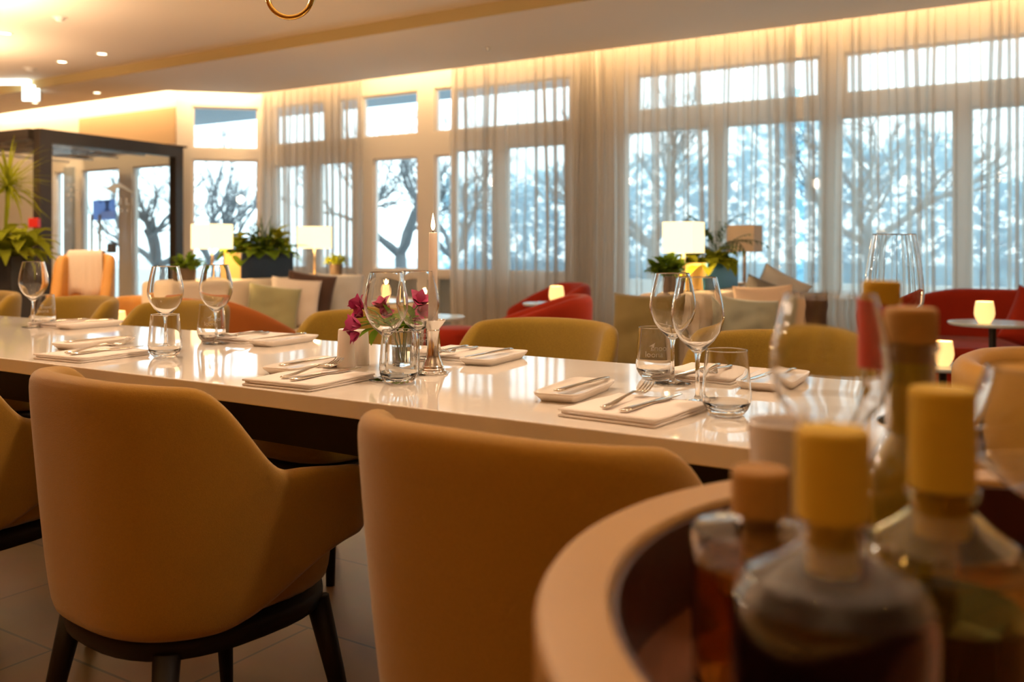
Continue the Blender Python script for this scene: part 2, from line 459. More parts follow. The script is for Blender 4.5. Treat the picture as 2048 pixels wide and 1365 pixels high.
window_unit('window_4', S(1660), 1.6, 0, ZT, [(.45, 2.06, [(S(1676), S(1910)), (S(1938), S(2170)), (S(2196), S(2420))]), (2.225, 2.56, [(S(1688), S(2150)), (S(2200), S(2420))])], (0, T_WIN, 0))
struct(finish('wall_back', B((1.6, 5, T_WIN, T_WIN + .1, 0, 3.1)), M['wallpaint'], smooth=False))
# grey infill boards outside the lower door lights
for nm, a, b in (('door_panel', S(748), S(834)), ('door_panel', S(870), S(904))):
    p = finish(nm, B((a, b, T_WIN + .06, T_WIN + .08, .13, .69)), M['canopy'], smooth=False); p.parent = bpy.data.objects['door_1']; p.location = (0, -T_WIN, 0)
# chamfered corner window between the curtain wall and the entrance
chA, chB = Vector((-8.95, 6.87)), Vector((-8.20, 7.62)); chL = (chB - chA).length
window_unit('window_5', 0, chL, 0, ZT, [(.62, 2.02, [(.16, chL - .16)]), (2.14, 2.63, [(.16, chL - .16)])], (chA.x, chA.y, 0), math.atan2(chB.y - chA.y, chB.x - chA.x))
# entrance wall
TB = 6.90
sb = lambda px: s_on_t(px, TB)
window_unit('door_2', sb(96), -8.95, 0, 2.14, [(.06, 1.97, [(sb(110), sb(131)), (sb(163), sb(237)), (sb(264), sb(345))])], (0, TB, 0))
struct(finish('wall_entrance', B((sb(140), -8.95, TB, TB + .09, 2.14, 3.02), (-14, sb(96), TB, TB + .09, 0, 3.02), (sb(96), sb(140), TB, TB + .09, 2.14, 3.02)), M['white_frame'], smooth=False))
struct(finish('trim_1', B((sb(160), sb(352), TB - .015, TB - .001, 2.20, 2.62)), M['tan_panel'], smooth=False))   # glossy tan panel above the doors
d2 = bpy.data.objects['door_2']
finish('door_stile', B((sb(131), sb(150), TB - .03, TB + .1, .02, 2.02)), M['canopy'], d2, smooth=False, loc=(0, -TB, 0))
for px in (197, 213):
    bm = bmesh.new(); x = sb(px); tube(bm, [(x, TB - .09, .25), (x, TB - .09, 1.40)], .016, 10)
    tube(bm, [(x, TB - .09, .95), (x, TB + .03, .95)], .010, 8); tube(bm, [(x, TB - .09, .35), (x, TB + .03, .35)], .010, 8)
    finish('door_handle', bm, M['brassdull'], d2, loc=(0, -TB, 0))
bm = bmesh.new(); tube(bm, [(sb(194), TB - .09, .885), (sb(216), TB - .09, .885)], .012, 8)
finish('handle_bar', bm, M['brassdull'], d2, loc=(0, -TB, 0))
finish('lock', B((sb(221), sb(234), TB - .05, TB - .005, .93, 1.05)), M['darkgrey'], d2, smooth=False, loc=(0, -TB, 0))
po = thing('poster', 'blue printed notice on the entrance door glass above the bar handles', 'poster', (0, TB - .01, 0))
finish('sheet', B((sb(187), sb(232), 0, .004, 1.335, 1.585)), M['posterblue'], po, smooth=False)
bm = B((sb(213), sb(219), -.002, 0, 1.46, 1.57), (sb(210), sb(222), -.002, 0, 1.55, 1.575), (sb(209), sb(222), -.002, 0, 1.445, 1.462), (sb(200), sb(206), -.002, 0, 1.55, 1.57))
finish('emblem', bm, M['posterdark'], po, smooth=False)
bm = B(*[(sb(203), sb(229), -.002, 0, z, z + .008) for z in (1.43, 1.41, 1.39, 1.37)])
finish('text_lines', bm, M['posterline'], po, smooth=False)

# glazed vestibule screen, dark frame
va, vb = Vector(at_depth(73, 8.877)), Vector(at_depth(360, 10.5)); vl = (vb - va).length; vang = math.atan2(vb.y - va.y, vb.x - va.x)
H = 2.148
vs = thing('glass_screen', 'dark framed glass draught screen before the entrance doors', 'glass screen', (va.x, va.y, 0), vang)
finish('frame', B((0, .13, -.05, .05, 0, H), (vl - .11, vl, -.05, .05, 0, H), (.13, vl - .11, -.05, .05, H - .13, H), (.13, vl - .11, -.05, .05, 0, .12)), M['dark_metal'], vs, smooth=False)
finish('pane', B((.13, vl - .11, -.004, .004, .12, H - .13)), M['pane'], vs, smooth=False)
def vx(px):   # distance along the screen for a pixel column
    a = (px - 1024) / F; dx = Vector((a * CO - SI, a * SI + CO)); dv = (vb - va).normalized()
    den = dx.x * dv.y - dx.y * dv.x
    k = (va.x * dv.y - va.y * dv.x) / den
    return (dx * k - va).dot(dv), k
def vz(px, py): return CZ + (HY - py) * vx(px)[1] / F
def poly_on_screen(bm, pts, y=-.012):
    f = [bm.verts.new((vx(p)[0], y, vz(p, q))) for p, q in pts]; b = [bm.verts.new((v.co.x, y + .002, v.co.z)) for v in f]
    bm.faces.new(f); bm.faces.new(b[::-1]); n = len(f)
    for i in range(n): bm.faces.new((f[i], b[i], b[(i + 1) % n], f[(i + 1) % n]))
bm = bmesh.new()
poly_on_screen(bm, [(190, 375.5), (212, 376), (226, 368), (238, 366), (266, 384), (266, 387.5), (240, 375), (230, 379), (231, 388), (222, 384), (209, 377)])
finish('logo_bird', bm, M['decal'], vs, smooth=False)
def letter(*quads):
    bm = bmesh.new()
    for q in quads: poly_on_screen(bm, q)
    finish('letter', bm, M['decal'], vs, smooth=False)
R4 = lambda x0, y0, x1, y1: [(x0, y0), (x1, y0), (x1, y1), (x0, y1)]
letter(R4(238, 396, 241.2, 410)); letter([(249, 396), (252.2, 396), (252.2, 407.5), (257, 407.5), (257, 410), (249, 410)]); letter(R4(262, 396, 265, 410))
for px in (239, 251): letter(R4(px, 418, px + 4, 424))
for q, c in ((368, 0), (368, 2), (378, 1), (378, 3), (388, 0), (388, 2), (398, 1), (398, 3)): letter(R4(133 + c * 6, q, 137 + c * 6, q + 4))
# side return of the vestibule and its slatted lid
vs2 = thing('glass_screen', 'dark framed glass side return of the draught screen behind the black planter', 'glass screen', (va.x, va.y, 0), PI + .04)
finish('frame', B((.056, 2.3, -.05, .05, H - .10, H), (2.2, 2.3, -.05, .05, 0, H - .10), (.05, 2.2, -.05, .05, 0, .12)), M['dark_metal'], vs2, smooth=False)
finish('pane', B((.05, 2.2, -.004, .004, .12, H - .10)), M['pane'], vs2, smooth=False)
ld = thing('vestibule_lid', 'slatted lid over the glazed vestibule with pale tubes under dark boards', 'ceiling panel', (0, 0, H))
finish('board', B((va.x - 2.2, va.x - .12, va.y + .12, TB - .05, -.02, .0)), M['darkbeam'], ld, smooth=False)
bm = bmesh.new()
for k in range(7):
    y = va.y + .25 + k * .24; tube(bm, [(va.x - 2.1, y, -.045), (va.x - .2, y, -.045)], .016, 6)
for k in range(4):
    x = va.x - .5 - k * .5; tube(bm, [(x, va.y + .2, -.08), (x - .25, TB - .15, -.08)], .014, 6)
finish('slats', bm, M['slat'], ld)
ab = finish('alarm_call_point', B((-.045, .045, -.03, .03, -.045, .045)), M['redbox'], smooth=False, bevel=.006)
q = at_depth(69, 8.78); ab.location = (q[0], q[1], CZ + 44 * 8.78 / F); ab.rotation_euler.z = TH
tag(ab, 'small red alarm box on the dark post of the glass screen', 'alarm box')

# ---------------------------------------------------------------- cove LED
struct(finish('trim_2', B((-8.1, 4.5, T_LIP + .004, T_LIP + .014, 2.80, 2.82)), M['led'], smooth=False))
struct(finish('trim_3', B((-13.5, -8.85, 6.625, 6.635, 2.80, 2.82)), M['led'], smooth=False))
def area(name, loc, sx, sy, e, col, rot):
    l = bpy.data.lights.new(name, 'AREA'); l.shape = 'RECTANGLE'; l.size = sx; l.size_y = sy; l.energy = e; l.color = col
    o = bpy.data.objects.new(name, l); C.objects.link(o); o.location = loc; o.rotation_euler = rot
    return o
WARM = (1.0, 0.62, 0.30)
AMBER = (1.0, 0.50, 0.10)
area('cove_strip_light', (-2.2, T_LIP + .05, 2.98), 11.5, .04, 75, WARM, (math.radians(14), 0, 0))
area('cove_strip_light', (-8.47, 7.0, 2.98), 1.1, .05, 14, WARM, (math.radians(14), 0, math.radians(45)))
area('cove_strip_light', (-11.0, 6.70, 2.98), 4.0, .05, 45, WARM, (math.radians(14), 0, 0))

# ---------------------------------------------------------------- curtains
def curtain(label, s0, s1, pleat, seed, amp=.048, dense=None, dy=0.0):
    rnd = random.Random(seed); s = s0; cols = []
    n = 12
    while s < s1:
        w = pleat * rnd.uniform(.78, 1.25)
        if dense and dense[0] < s < dense[1]: w *= .42
        A = amp * rnd.uniform(.7, 1.3); bow = rnd.uniform(.12, .30); sw = rnd.uniform(-.025, .025); ph = rnd.uniform(-.6, .6)
        for k in range(n): cols.append((min(s + w * k / n, s1), 2 * PI * k / n, A, bow * w, sw, ph))
        s += w
    zs = [.015, .3, .7, 1.2, 1.7, 2.2, 2.55, 2.72, 2.88, 2.96]
    bm = bmesh.new(); prev = None
    for x, f, A, bw, sw, ph in cols:
        row = []
        for z in zs:
            h = z / 2.96; a = A * (.55 + .45 * math.cos(h * 1.3)); 
            pinch = smooth01((h - .86) / .12)
            xx = min(s1, x + math.sin(2 * f) * bw * (1 - .5 * pinch) + sw * math.sin(h * 4 + ph) * (1 - pinch))
            yy = T_CUR + dy + a * math.sin(f + ph * (1 - h)) * (1 - .25 * pinch) + .006 * math.sin(h * 7 + x * 9)
            row.append(bm.verts.new((xx, yy, z)))
        if prev:
            for k in range(len(zs) - 1): bm.faces.new((prev[k], row[k], row[k + 1], prev[k + 1]))
        prev = row
    o = finish('sheer_curtain', bm, M['sheer'])
    return tag(o, label, 'curtain', 'sheer curtains along the window wall')
c_ = lambda px: s_on_t(px, T_CUR)
curtain('beige sheer curtain between corner window and the garden door, behind the two lit lamps', c_(523), c_(720), .115, 11, amp=.05)
curtain('beige sheer curtain just right of the garden door, behind the red tub chairs', c_(903), c_(1190), .115, 12, dense=(c_(1148), c_(1195)))
curtain('pale sheer curtain behind the lamp and palm on the sofa back', c_(1196), c_(1589), .125, 13)
curtain('pale sheer curtain right of the narrow slit, behind the round red sofa', c_(1604), 1.5, .13, 14)

# ---------------------------------------------------------------- ceiling fittings
def downlight(label, px, py, z, lit=True, r=.045):
    x, y = on_z(px, py, z)
    t = thing('downlight' if lit else 'smoke_detector', label, 'ceiling light' if lit else 'detector', (x, y, z), 0, 'recessed ceiling spots' if lit else None)
    finish('trim_ring', L([(r * .82, -.004), (r * .95, -.008), (r * 1.15, -.004), (r * 1.15, .001), (r * .82, .001)], 24, closed=True), M['downoff'], t)
    if lit:
        finish('lens', L([(0, -.003), (r * .82, -.003), (r * .82, .0), (0, 0)], 24), M['downlight'], t)
        l = bpy.data.lights.new('downlight_beam', 'SPOT'); l.energy = 45; l.color = WARM; l.spot_size = 1.9; l.spot_blend = .8; l.shadow_soft_size = .04
        o = bpy.data.objects.new('downlight_beam', l); C.objects.link(o); o.location = (x, y, z - .03)
    else:
        finish('dome', L([(0, -.035), (r * .5, -.032), (r * .8, -.012), (r * .8, 0), (0, 0)], 24), M['downoff'], t)
    return t
downlight('bright recessed ceiling spot nearest the ceiling step, right of its neighbour', 204, 107, Z_HIGH, r=.05)
downlight('recessed spot beside the brightest one, a little left along the upper ceiling', 124, 123, Z_HIGH, r=.05)
downlight('recessed spot at the picture edge on the upper ceiling, above the pale emergency light', 11, 66, Z_HIGH, r=.05)
downlight('recessed spot on the lower ceiling just before the lit panel over the doors', 194, 185, Z_LOW)
downlight('recessed spot on the lower ceiling beneath the hanging exit sign', 70, 205, Z_LOW)
downlight('large recessed lamp cut by the top corner of the picture', 4, 2, Z_HIGH, r=.06)
downlight('pale smoke detector on the upper ceiling, nearer than the spots', 120, 35, Z_HIGH, lit=False, r=.05)
downlight('white ceiling detector close to the exit sign', 60, 136, Z_HIGH, lit=False, r=.06)
downlight('tiny sensor on the lower ceiling near the curtain lip, right half', 976, 95, Z_LOW, lit=False, r=.02)
x, y = at_depth(38, 10.2)
ex = thing('exit_sign', 'bright white lit emergency exit sign hanging under the ceiling', 'exit sign', (x, y, Z_HIGH), TH)
finish('housing', B((-.27, .12, -.04, .04, -.05, 0)), M['exitface'], ex, smooth=False, bevel=.01)
finish('sign_plate', B((.04, .24, -.012, .012, -.23, -.06)), M['exitface'], ex, smooth=False, bevel=.004)
finish('bracket', B((.235, .245, -.015, .015, -.24, -.04)), M['slat'], ex, smooth=False)

# brass ring of a hanging lamp over the table
x, y = at_depth(580, 2.2); z0 = CZ + 500 * 2.2 / F
rg = thing('pendant_ring', 'shiny brass ring hanging above the table at the top edge', 'pendant', (x, y, z0), TH)
bm = bmesh.new(); R0, r0 = .0535, .0062; NN = 56
rings = [[bm.verts.new(((R0 + r0 * math.cos(2 * PI * k / 12)) * math.cos(2 * PI * i / NN), r0 * math.sin(2 * PI * k / 12), (R0 + r0 * math.cos(2 * PI * k / 12)) * math.sin(2 * PI * i / NN))) for k in range(12)] for i in range(NN)]
for i in range(NN):
    a, b = rings[i], rings[(i + 1) % NN]
    for k in range(12): bm.faces.new((a[k], a[(k + 1) % 12], b[(k + 1) % 12], b[k]))
finish('ring', bm, M['brass'], rg)
bm = bmesh.new(); tube(bm, [(0, 0, R0), (0, 0, Z_HIGH - z0)], .003, 8); finish('rod', bm, M['brass'], rg)

# ---------------------------------------------------------------- dining table
TX0, TX1, TY0, TY1, TZ = -5.6, -.228, 1.249, 1.989, .75
tb = thing('dining_table', 'long glossy white stone dining table on a dark base', 'table', (0, 0, 0))
finish('tabletop', B((TX0, TX1, TY0, TY1, TZ - .034, TZ)), M['quartz'], tb, smooth=False, bevel=.003)
finish('apron', B((TX0 + .12, TX1 - .12, TY0 + .10, TY0 + .13, TZ - .13, TZ - .0345), (TX0 + .12, TX1 - .12, TY1 - .13, TY1 - .10, TZ - .13, TZ - .0345),
                  (TX0 + .12, TX0 + .15, TY0 + .13, TY1 - .13, TZ - .13, TZ - .0345), (TX1 - .15, TX1 - .12, TY0 + .13, TY1 - .13, TZ - .13, TZ - .0345)), M['black_wood'], tb, smooth=False)
for xa in (TX0 + .3, -3.9, TX1 - .42):
    finish('leg', B((xa, xa + .12, 1.56, 1.68, 0.02, TZ - .0345), (xa - .05, xa + .17, 1.36, 1.88, 0, .02)), M['black_wood'], tb, smooth=False, bevel=.004)

# ---------------------------------------------------------------- dining chairs
def make_chair(label, fabric, loc, rotz, group):
    t = thing('dining_chair', label, 'chair', loc, rotz, group)
    zt = lambda d:   .79 - .175 * smooth01((d - .26) / .20) - .02 * smooth01((d - .46) / .2) + .012 * (1 - min(1, d / .26) ** 2)
    zb = lambda d: .345 + .11 * smooth01((d - .30) / .36)
    finish('backrest', tub_shell(.254, .250, .265, zt, zb, .052, .84), M[fabric], t, sub=1)
    finish('seat', super_solid(.218, .225, [(.90, .345), (.97, .36), (1, .40), (1, .44), (.97, .462), (.88, .472), (.5, .476)], 40, 2.8, .03), M[fabric], t, sub=1)
    finish('seat_frame', super_solid(.235, .245, [(.86, .305), (.92, .31), (.94, .33), (.93, .346)], 40, 2.6, .01), M['black_wood'], t)
    for sx, sy in ((-1, -1), (1, -1), (-1, 1), (1, 1)):
        bm = bmesh.new(); tube(bm, [(sx * .165, .01 + sy * .165, .32), (sx * .19, .01 + sy * .19, .17), (sx * .215, .01 + sy * .215, 0)], [.024, .019, .0135], 12)
        finish('leg', bm, M['black_wood'], t)
    return t
GN, GF = 'beige dining chairs on the near side of the table', 'mustard beige dining chairs on the far side of the table'
ch = make_chair('beige upholstered dining chair in front, beside the round wooden tray', 'fabric', (-.672, 1.185, 0), math.radians(-2), GN)
dup(ch, 'beige upholstered armchair in front, its right arm and round base in full view', (-1.515, 1.20, 0), math.radians(-6))
dup(ch, 'beige dining armchair cut off by the lower left picture edge', (-2.40, 1.19, 0), math.radians(3))
cf = make_chair('tweed dining chair across the table, seen behind the two wine glasses near the tray', 'fabric2', (-.69, 2.27, 0), PI, GF)
for lab, x, rz in (('tweed dining chair across the table, just right of the candle', -1.44, .02),
                   ('tweed dining chair across the table, behind the salt and pepper shakers', -2.175, -.03),
                   ('tweed dining chair across the table, before the slanted rust armchair', -3.14, .05),
                   ('tweed dining chair across the table, below the wing chair', -3.86, -.05),
                   ('tweed dining chair across the table, below the black planter', -4.64, .0)):
    dup(cf, lab, (x, 2.29, 0), PI + rz)

# ---------------------------------------------------------------- tableware
def knife_bm():
    bm = bmesh.new()
    # handle (rounded bar) then blade
    n = 10; rings = []
    for y, w, h in ((-.105, .004, .002), (-.102, .0085, .0032), (-.08, .0085, .0034), (-.03, .0062, .003), (0, .0052, .0026), (.006, .0075, .0018), (.03, .0088, .0012), (.075, .0085, .001), (.098, .005, .0008), (.106, .0012, .0005)):
        rings.append([bm.verts.new((w * math.cos(2 * PI * k / n) + (.002 if y > .09 else 0), y, .0036 + h * math.sin(2 * PI * k / n))) for k in range(n)])
    for a, b in zip(rings, rings[1:]):
        for k in range(n): bm.faces.new((a[k], a[(k + 1) % n], b[(k + 1) % n], b[k]))
    bm.faces.new(rings[0][::-1]); bm.faces.new(rings[-1])
    return bm
def fork_bm():
    bm = bmesh.new(); n = 10; rings = []
    for y, w, h, z in ((-.10, .004, .002, .004), (-.096, .0085, .003, .004), (-.06, .0065, .0028, .005), (-.01, .0035, .0022, .010), (.025, .0032, .002, .013), (.035, .006, .0018, .0115), (.045, .0105, .0015, .0085), (.056, .0115, .0013, .0075)):
        rings.append([bm.verts.new((w * math.cos(2 * PI * k / n), y, z + h * math.sin(2 * PI * k / n))) for k in range(n)])
    for a, b in zip(rings, rings[1:]):
        for k in range(n): bm.faces.new((a[k], a[(k + 1) % n], b[(k + 1) % n], b[k]))
    bm.faces.new(rings[0][::-1]); bm.faces.new(rings[-1])
    for i in range(4):
        x = (i - 1.5) * .0063
        tube(bm, [(x, .052, .0075), (x, .072, .0095), (x, .09, .015), (x, .102, .021)], [.0019, .0018, .0015, .0008], 6)
    return bm
def napkin_bm(w, d):
    bm = bmesh.new()
    rnd = random.Random(3)
    for i, (z0, z1, ins) in enumerate(((0, .0046, 0), (.0048, .0088, .003), (.009, .013, .0))):
        N = 8; lo = []; hi = []
        # rounded fold on +x side, cut edges slightly offset
        x0, x1 = -w / 2 + ins * 1.6, w / 2 - ins * .3; y0, y1 = -d / 2 + ins, d / 2 - ins
        prof = [(x0, z0), (x0, z1)]
        g = []
        for j in range(N + 1):
            y = y0 + (y1 - y0) * j / N
            wob = .0007 * math.sin(j * 1.3 + i)
            r = (z1 - z0) / 2; zc = (z0 + z1) / 2 + wob * (i > 0)
            ring = [(x0, zc - r * .9), (x0 - .001, zc), (x0, zc + r * .9)] + [(x1 - r + r * math.cos(a) , zc + r * math.sin(a)) for a in (PI / 2, PI / 4, 0, -PI / 4, -PI / 2)]
            g.append([bm.verts.new((px, y, max(.0003, pz))) for px, pz in ring])
        for a, b in zip(g, g[1:]):
            m = len(a)
            for k in range(m): bm.faces.new((a[k], a[(k + 1) % m], b[(k + 1) % m], b[k]))
        bm.faces.new(g[0][::-1]); bm.faces.new(g[-1])
    return bm
def plate_bm(w, d):
    """shallow oblong dish: small foot, flaring sides, hollow top"""
    def ring(bm, a, b, z, n=36): return [bm.verts.new((x, y, z)) for x, y in plan(a, b, n, 7)]
    bm = bmesh.new()
    rs = [ring(bm, w * .40, d * .43, 0), ring(bm, w * .41, d * .44, .003), ring(bm, w * .485, d * .49, .012), ring(bm, w * .5, d * .5, .0165), ring(bm, w * .49, d * .494, .0175), ring(bm, w * .46, d * .475, .0155), ring(bm, w * .40, d * .43, .0125), ring(bm, w * .2, d * .25, .0115)]
    n = 36
    for a, b in zip(rs, rs[1:]):
        for i in range(n): bm.faces.new((a[i], a[(i + 1) % n], b[(i + 1) % n], b[i]))
    bm.faces.new(rs[0][::-1]); bm.faces.new(rs[-1])
    return bm
PROTO = {}
def single(name, make, m, cat, group, label, loc, rotz, smooth=True):
    if name not in PROTO:
        o = finish(name, make(), M[m], smooth=smooth); PROTO[name] = o
        tag(o, label, cat, group)
    else:
        o = PROTO[name].copy(); C.objects.link(o); o['label'] = label
    o.location = loc; o.rotation_euler = (0, 0, rotz)
    return o
NW, ND, PW, PD = .175, .20, .092, .22
#            place words, napkin centre, napkin rot, plate centre, plate rot, far?
PLACES = [
    ('beside the round wooden tray', (-.655, 1.405), -.06, (-.830, 1.520), .12, 0),
    ('in front of the tall candle', (-1.36, 1.365), .05, (-1.505, 1.500), .14, 0),
    ('by the near left glasses', (-2.125, 1.382), .06, (-2.345, 1.530), .10, 0),
    ('before the rightmost tweed chair', (-.705, 1.885), -.04, (-.560, 1.845), .05, 1),
    ('just right of the candlestick', (-1.372, 1.895), .08, (-1.235, 1.855), .12, 1),
    ('beyond and left of the salt shaker', (-2.13, 1.885), .06, (-1.96, 1.865), .10, 1),
    ('below the tan wing chair', (-3.03, 1.885), .05, (-2.90, 1.875), .08, 1),
    ('at the left picture edge', (-3.95, 1.885), .03, (-3.80, 1.865), .04, 1),
]
for w, nc, nr, pc, pr, far in PLACES:
    f = PI if far else 0.0; sg = -1 if far else 1
    single('napkin', lambda: napkin_bm(NW, ND), 'napkin', 'napkin', 'folded white napkins on the table', f'folded white napkin under fork and knife {w}', (nc[0], nc[1], TZ), nr + f)
    single('side_plate', lambda: plate_bm(PW, PD), 'porcelain', 'plate', 'oblong side plates on the table', f'small oblong white side plate {w}', (pc[0], pc[1], TZ), pr * 1.0 + f)
    single('fork', fork_bm, 'steel', 'fork', 'forks on the napkins', f'steel dinner fork lying on the napkin {w}', (nc[0] - .03 * sg, nc[1] + .035 * sg, TZ + .0128), nr + .10 + f)
    single('dinner_knife', knife_bm, 'steel', 'knife', 'dinner knives on the napkins', f'steel dinner knife lying on the napkin {w}', (nc[0] + .018 * sg, nc[1] + .03 * sg, TZ + .0128), nr + .0 + f)
    single('butter_knife', knife_bm, 'steel', 'knife', 'butter knives on the side plates', f'steel knife resting across the oblong side plate {w}', (pc[0] + .010 * sg, pc[1] + .012 * sg, TZ + .0168), pr - .10 + f)

# wine glasses and tumblers
def wine_bm(sx=1.0, sz=1.0):
    o = [(0, 0), (.034, 0), (.0365, .0012), (.036, .0022), (.020, .0042), (.0065, .009), (.0042, .016), (.0036, .045), (.0040, .075), (.0065, .089),
         (.016, .098), (.029, .111), (.0395, .127), (.0455, .146), (.0462, .158), (.0440, .176), (.0395, .198), (.0340, .2225)]
    i = [(.0334, .2232), (.0328, .2225), (.0384, .198), (.0428, .176), (.0450, .158), (.0443, .146), (.0383, .128), (.028, .1125), (.015, .1005), (.006, .0955), (0, .0945)]
    return L([(r * sx, z * sz) for r, z in o + i], 56)
def tumbler_bm():
    o = [(0, .0015), (.020, .001), (.0245, 0), (.0275, .0015), (.0340, .009), (.0388, .019), (.0403, .029), (.0398, .042), (.0380, .062), (.0360, .085), (.0340, .1065)]
    i = [(.0334, .1073), (.0327, .1065), (.0346, .085), (.0366, .062), (.0383, .042), (.0387, .030), (.0368, .022), (.0310, .0150), (.020, .0118), (0, .0110)]
    return L(o + i, 56)
GW, GT = 'wine glasses on the dining table', 'water tumblers on the dining table'
wg = None
WG = [('clear wine glass at the near place beside the tray, in front of its twin', on_z(1395, 808, TZ)),
      ('clear wine glass in front of the flowers and the candle', on_z(772, 760, TZ)),
      ('clear wine glass standing behind the near left tumbler, overlapping its rim', on_z(331, 701, TZ)),
      ('clear wine glass on the far side, behind the tumbler with printed writing', on_z(1345, 768, TZ)),
      ('clear wine glass half hidden by the tall candle', on_z(836, 748, TZ)),
      ('clear wine glass on the far side below the lit cube lamp', on_z(432, 688, TZ)),
      ('clear wine glass on the far side below the black planter', on_z(67, 655, TZ)),
      ('clear wine glass on the far side at the left picture edge, cut by the frame', (-4.02, 1.74))]
for lab, (x, y) in WG[:7]:
    single('wine_glass', wine_bm, 'glassware', 'wine glass', GW, lab, (x, y, TZ + .0004), 0)
def text_mesh(body, size):
    cu = bpy.data.curves.new('t', 'FONT'); cu.body = body; cu.size = size; cu.extrude = .0; cu.align_x = 'CENTER'; cu.resolution_u = 3
    ob = bpy.data.objects.new('t', cu); C.objects.link(ob)
    bpy.context.view_layer.update()
    me = bpy.data.meshes.new_from_object(ob.evaluated_get(bpy.context.evaluated_depsgraph_get()))
    bpy.data.objects.remove(ob); bpy.data.curves.remove(cu)
    return me
def wrap_logo(parent, ang):
    me = text_mesh('loona', .017)
    bm = bmesh.new()
    def put(dx, dz, mirror, rad):
        tmp = bmesh.new(); tmp.from_mesh(me)
        bmesh.ops.subdivide_edges(tmp, edges=[e for e in tmp.edges if e.calc_length() > .004], cuts=2)
        vm = {}
        for v in tmp.verts:
            x = -v.co.x if mirror else v.co.x
            r = rad(dz + v.co.y); a = ang + (x + dx) / r
            vm[v] = bm.verts.new((r * math.cos(a), r * math.sin(a), dz + v.co.y))
        for f in tmp.faces: bm.faces.new([vm[v] for v in f.verts])
        tmp.free()
    rad = lambda z: .0403 - (z - .03) * .0078 / .0765 * 1.0 + .0006
    put(-.004, .048, False, rad); put(.008, .061, True, rad)
    # little leaf-shaped bird above the words
    pts = [(-.014, .070), (-.006, .075), (-.001, .078), (-.003, .073), (-.004, .066), (-.008, .070)]
    vs = [bm.verts.new((rad(z) * math.cos(ang + x / rad(z)), rad(z) * math.sin(ang + x / rad(z)), z)) for x, z in pts]
    bm.faces.new(vs)
    finish('printed_logo', bm, M['frost'], parent, smooth=False)
TU = [('clear tumbler at the near place beside the tray, rightmost of the tumblers', on_z(1453, 830, TZ), 0),
      ('clear tumbler in front of the flower vase', on_z(798, 766, TZ), 0),
      ('clear tumbler at the near left place, nearest of the left glasses', on_z(330, 715, TZ), 0),
      ('clear tumbler with white writing on the far side near the tray', on_z(1310, 757, TZ), 1),
      ('clear tumbler behind the flower vase and beside the candlestick', on_z(848, 722, TZ), 1),
      ('clear tumbler behind the wine glass stem below the lit cube lamp', on_z(423, 683, TZ), 1),
      ('clear tumbler with white writing below the black planter', on_z(87, 652, TZ), 1)]
tA = None
for lab, (x, y), logo in TU:
    t = thing('tumbler', lab, 'tumbler', (x, y, TZ + .0004), 0, GT)
    if tA is None:
        tA = finish('glass', tumbler_bm(), M['glassware'], t)
    else:
        g = tA.copy(); C.objects.link(g); g.parent = t
    if logo:
        wrap_logo(t, math.atan2(-y, -x) + .05)

# candlestick with lit taper
x, y = on_z(866, 748, TZ)
cs = tag(finish('candlestick', L([(0, 0), (.0325, 0), (.0335, .002), (.0325, .0045), (.0275, .007), (.0262, .009), (.0265, .0105), (.0245, .013), (.0235, .0145), (.024, .0165), (.0222, .0195), (.0215, .0215),
    (.0200, .026), (.0165, .033), (.0140, .043), (.0125, .058), (.0128, .075), (.0138, .088), (.0150, .0945), (.0135, .0965), (.0150, .099), (.0205, .106), (.0265, .1145), (.0285, .117), (.0270, .1175), (.0190, .110), (.0128, .1065), (.0112, .1035), (.0112, .097), (0, .097)], 48), M['silver'], loc=(x, y, TZ)), 'polished silver candlestick holding the tall lit candle', 'candlestick')
cd = thing('taper_candle', 'tall lit white taper candle in the silver candlestick', 'candle', (x, y, TZ + .0975))
finish('wax', L([(0, 0), (.0107, 0), (.0107, .02), (.0088, .207), (.0080, .2095), (.004, .208), (0, .208)], 24), M['whitewax'], cd)
bm = bmesh.new(); tube(bm, [(0, 0, .207), (0, 0, .214), (.001, 0, .218)], .0009, 6); finish('wick', bm, M['wick'], cd)
finish('flame', L([(0, .213), (.0032, .217), (.0046, .223), (.0040, .231), (.0022, .241), (.0008, .249), (0, .252)], 16), M['flame'], cd)
def plight(name, loc, e, r=.02, col=WARM):
    l = bpy.data.lights.new(name, 'POINT'); l.energy = e; l.color = col; l.shadow_soft_size = r
    o = bpy.data.objects.new(name, l); C.objects.link(o); o.location = loc
plight('flame_glow', (x, y, TZ + .355), .5, .006, (1.0, .7, .4))
# shakers
for lab, (px, py), h in (('white tapered salt shaker, the nearer one beside the flowers', (692, 735), .088), ('white tapered pepper shaker, half hidden behind the nearer shaker', (721, 730), .082)):
    x, y = on_z(px, py, TZ)
    t = thing('shaker', lab, 'shaker', (x, y, TZ), 0, 'salt and pepper shakers')
    finish('body', L([(0, 0), (.0208, 0), (.0216, .002), (.0212, .012), (.0178, h - .004), (.0168, h - .001), (.015, h), (0, h)], 32), M['porcelain'], t)
    finish('stopper', L([(0, .0002), (.009, .0002), (.009, .001), (0, .001)], 16), M['greylin'], t)
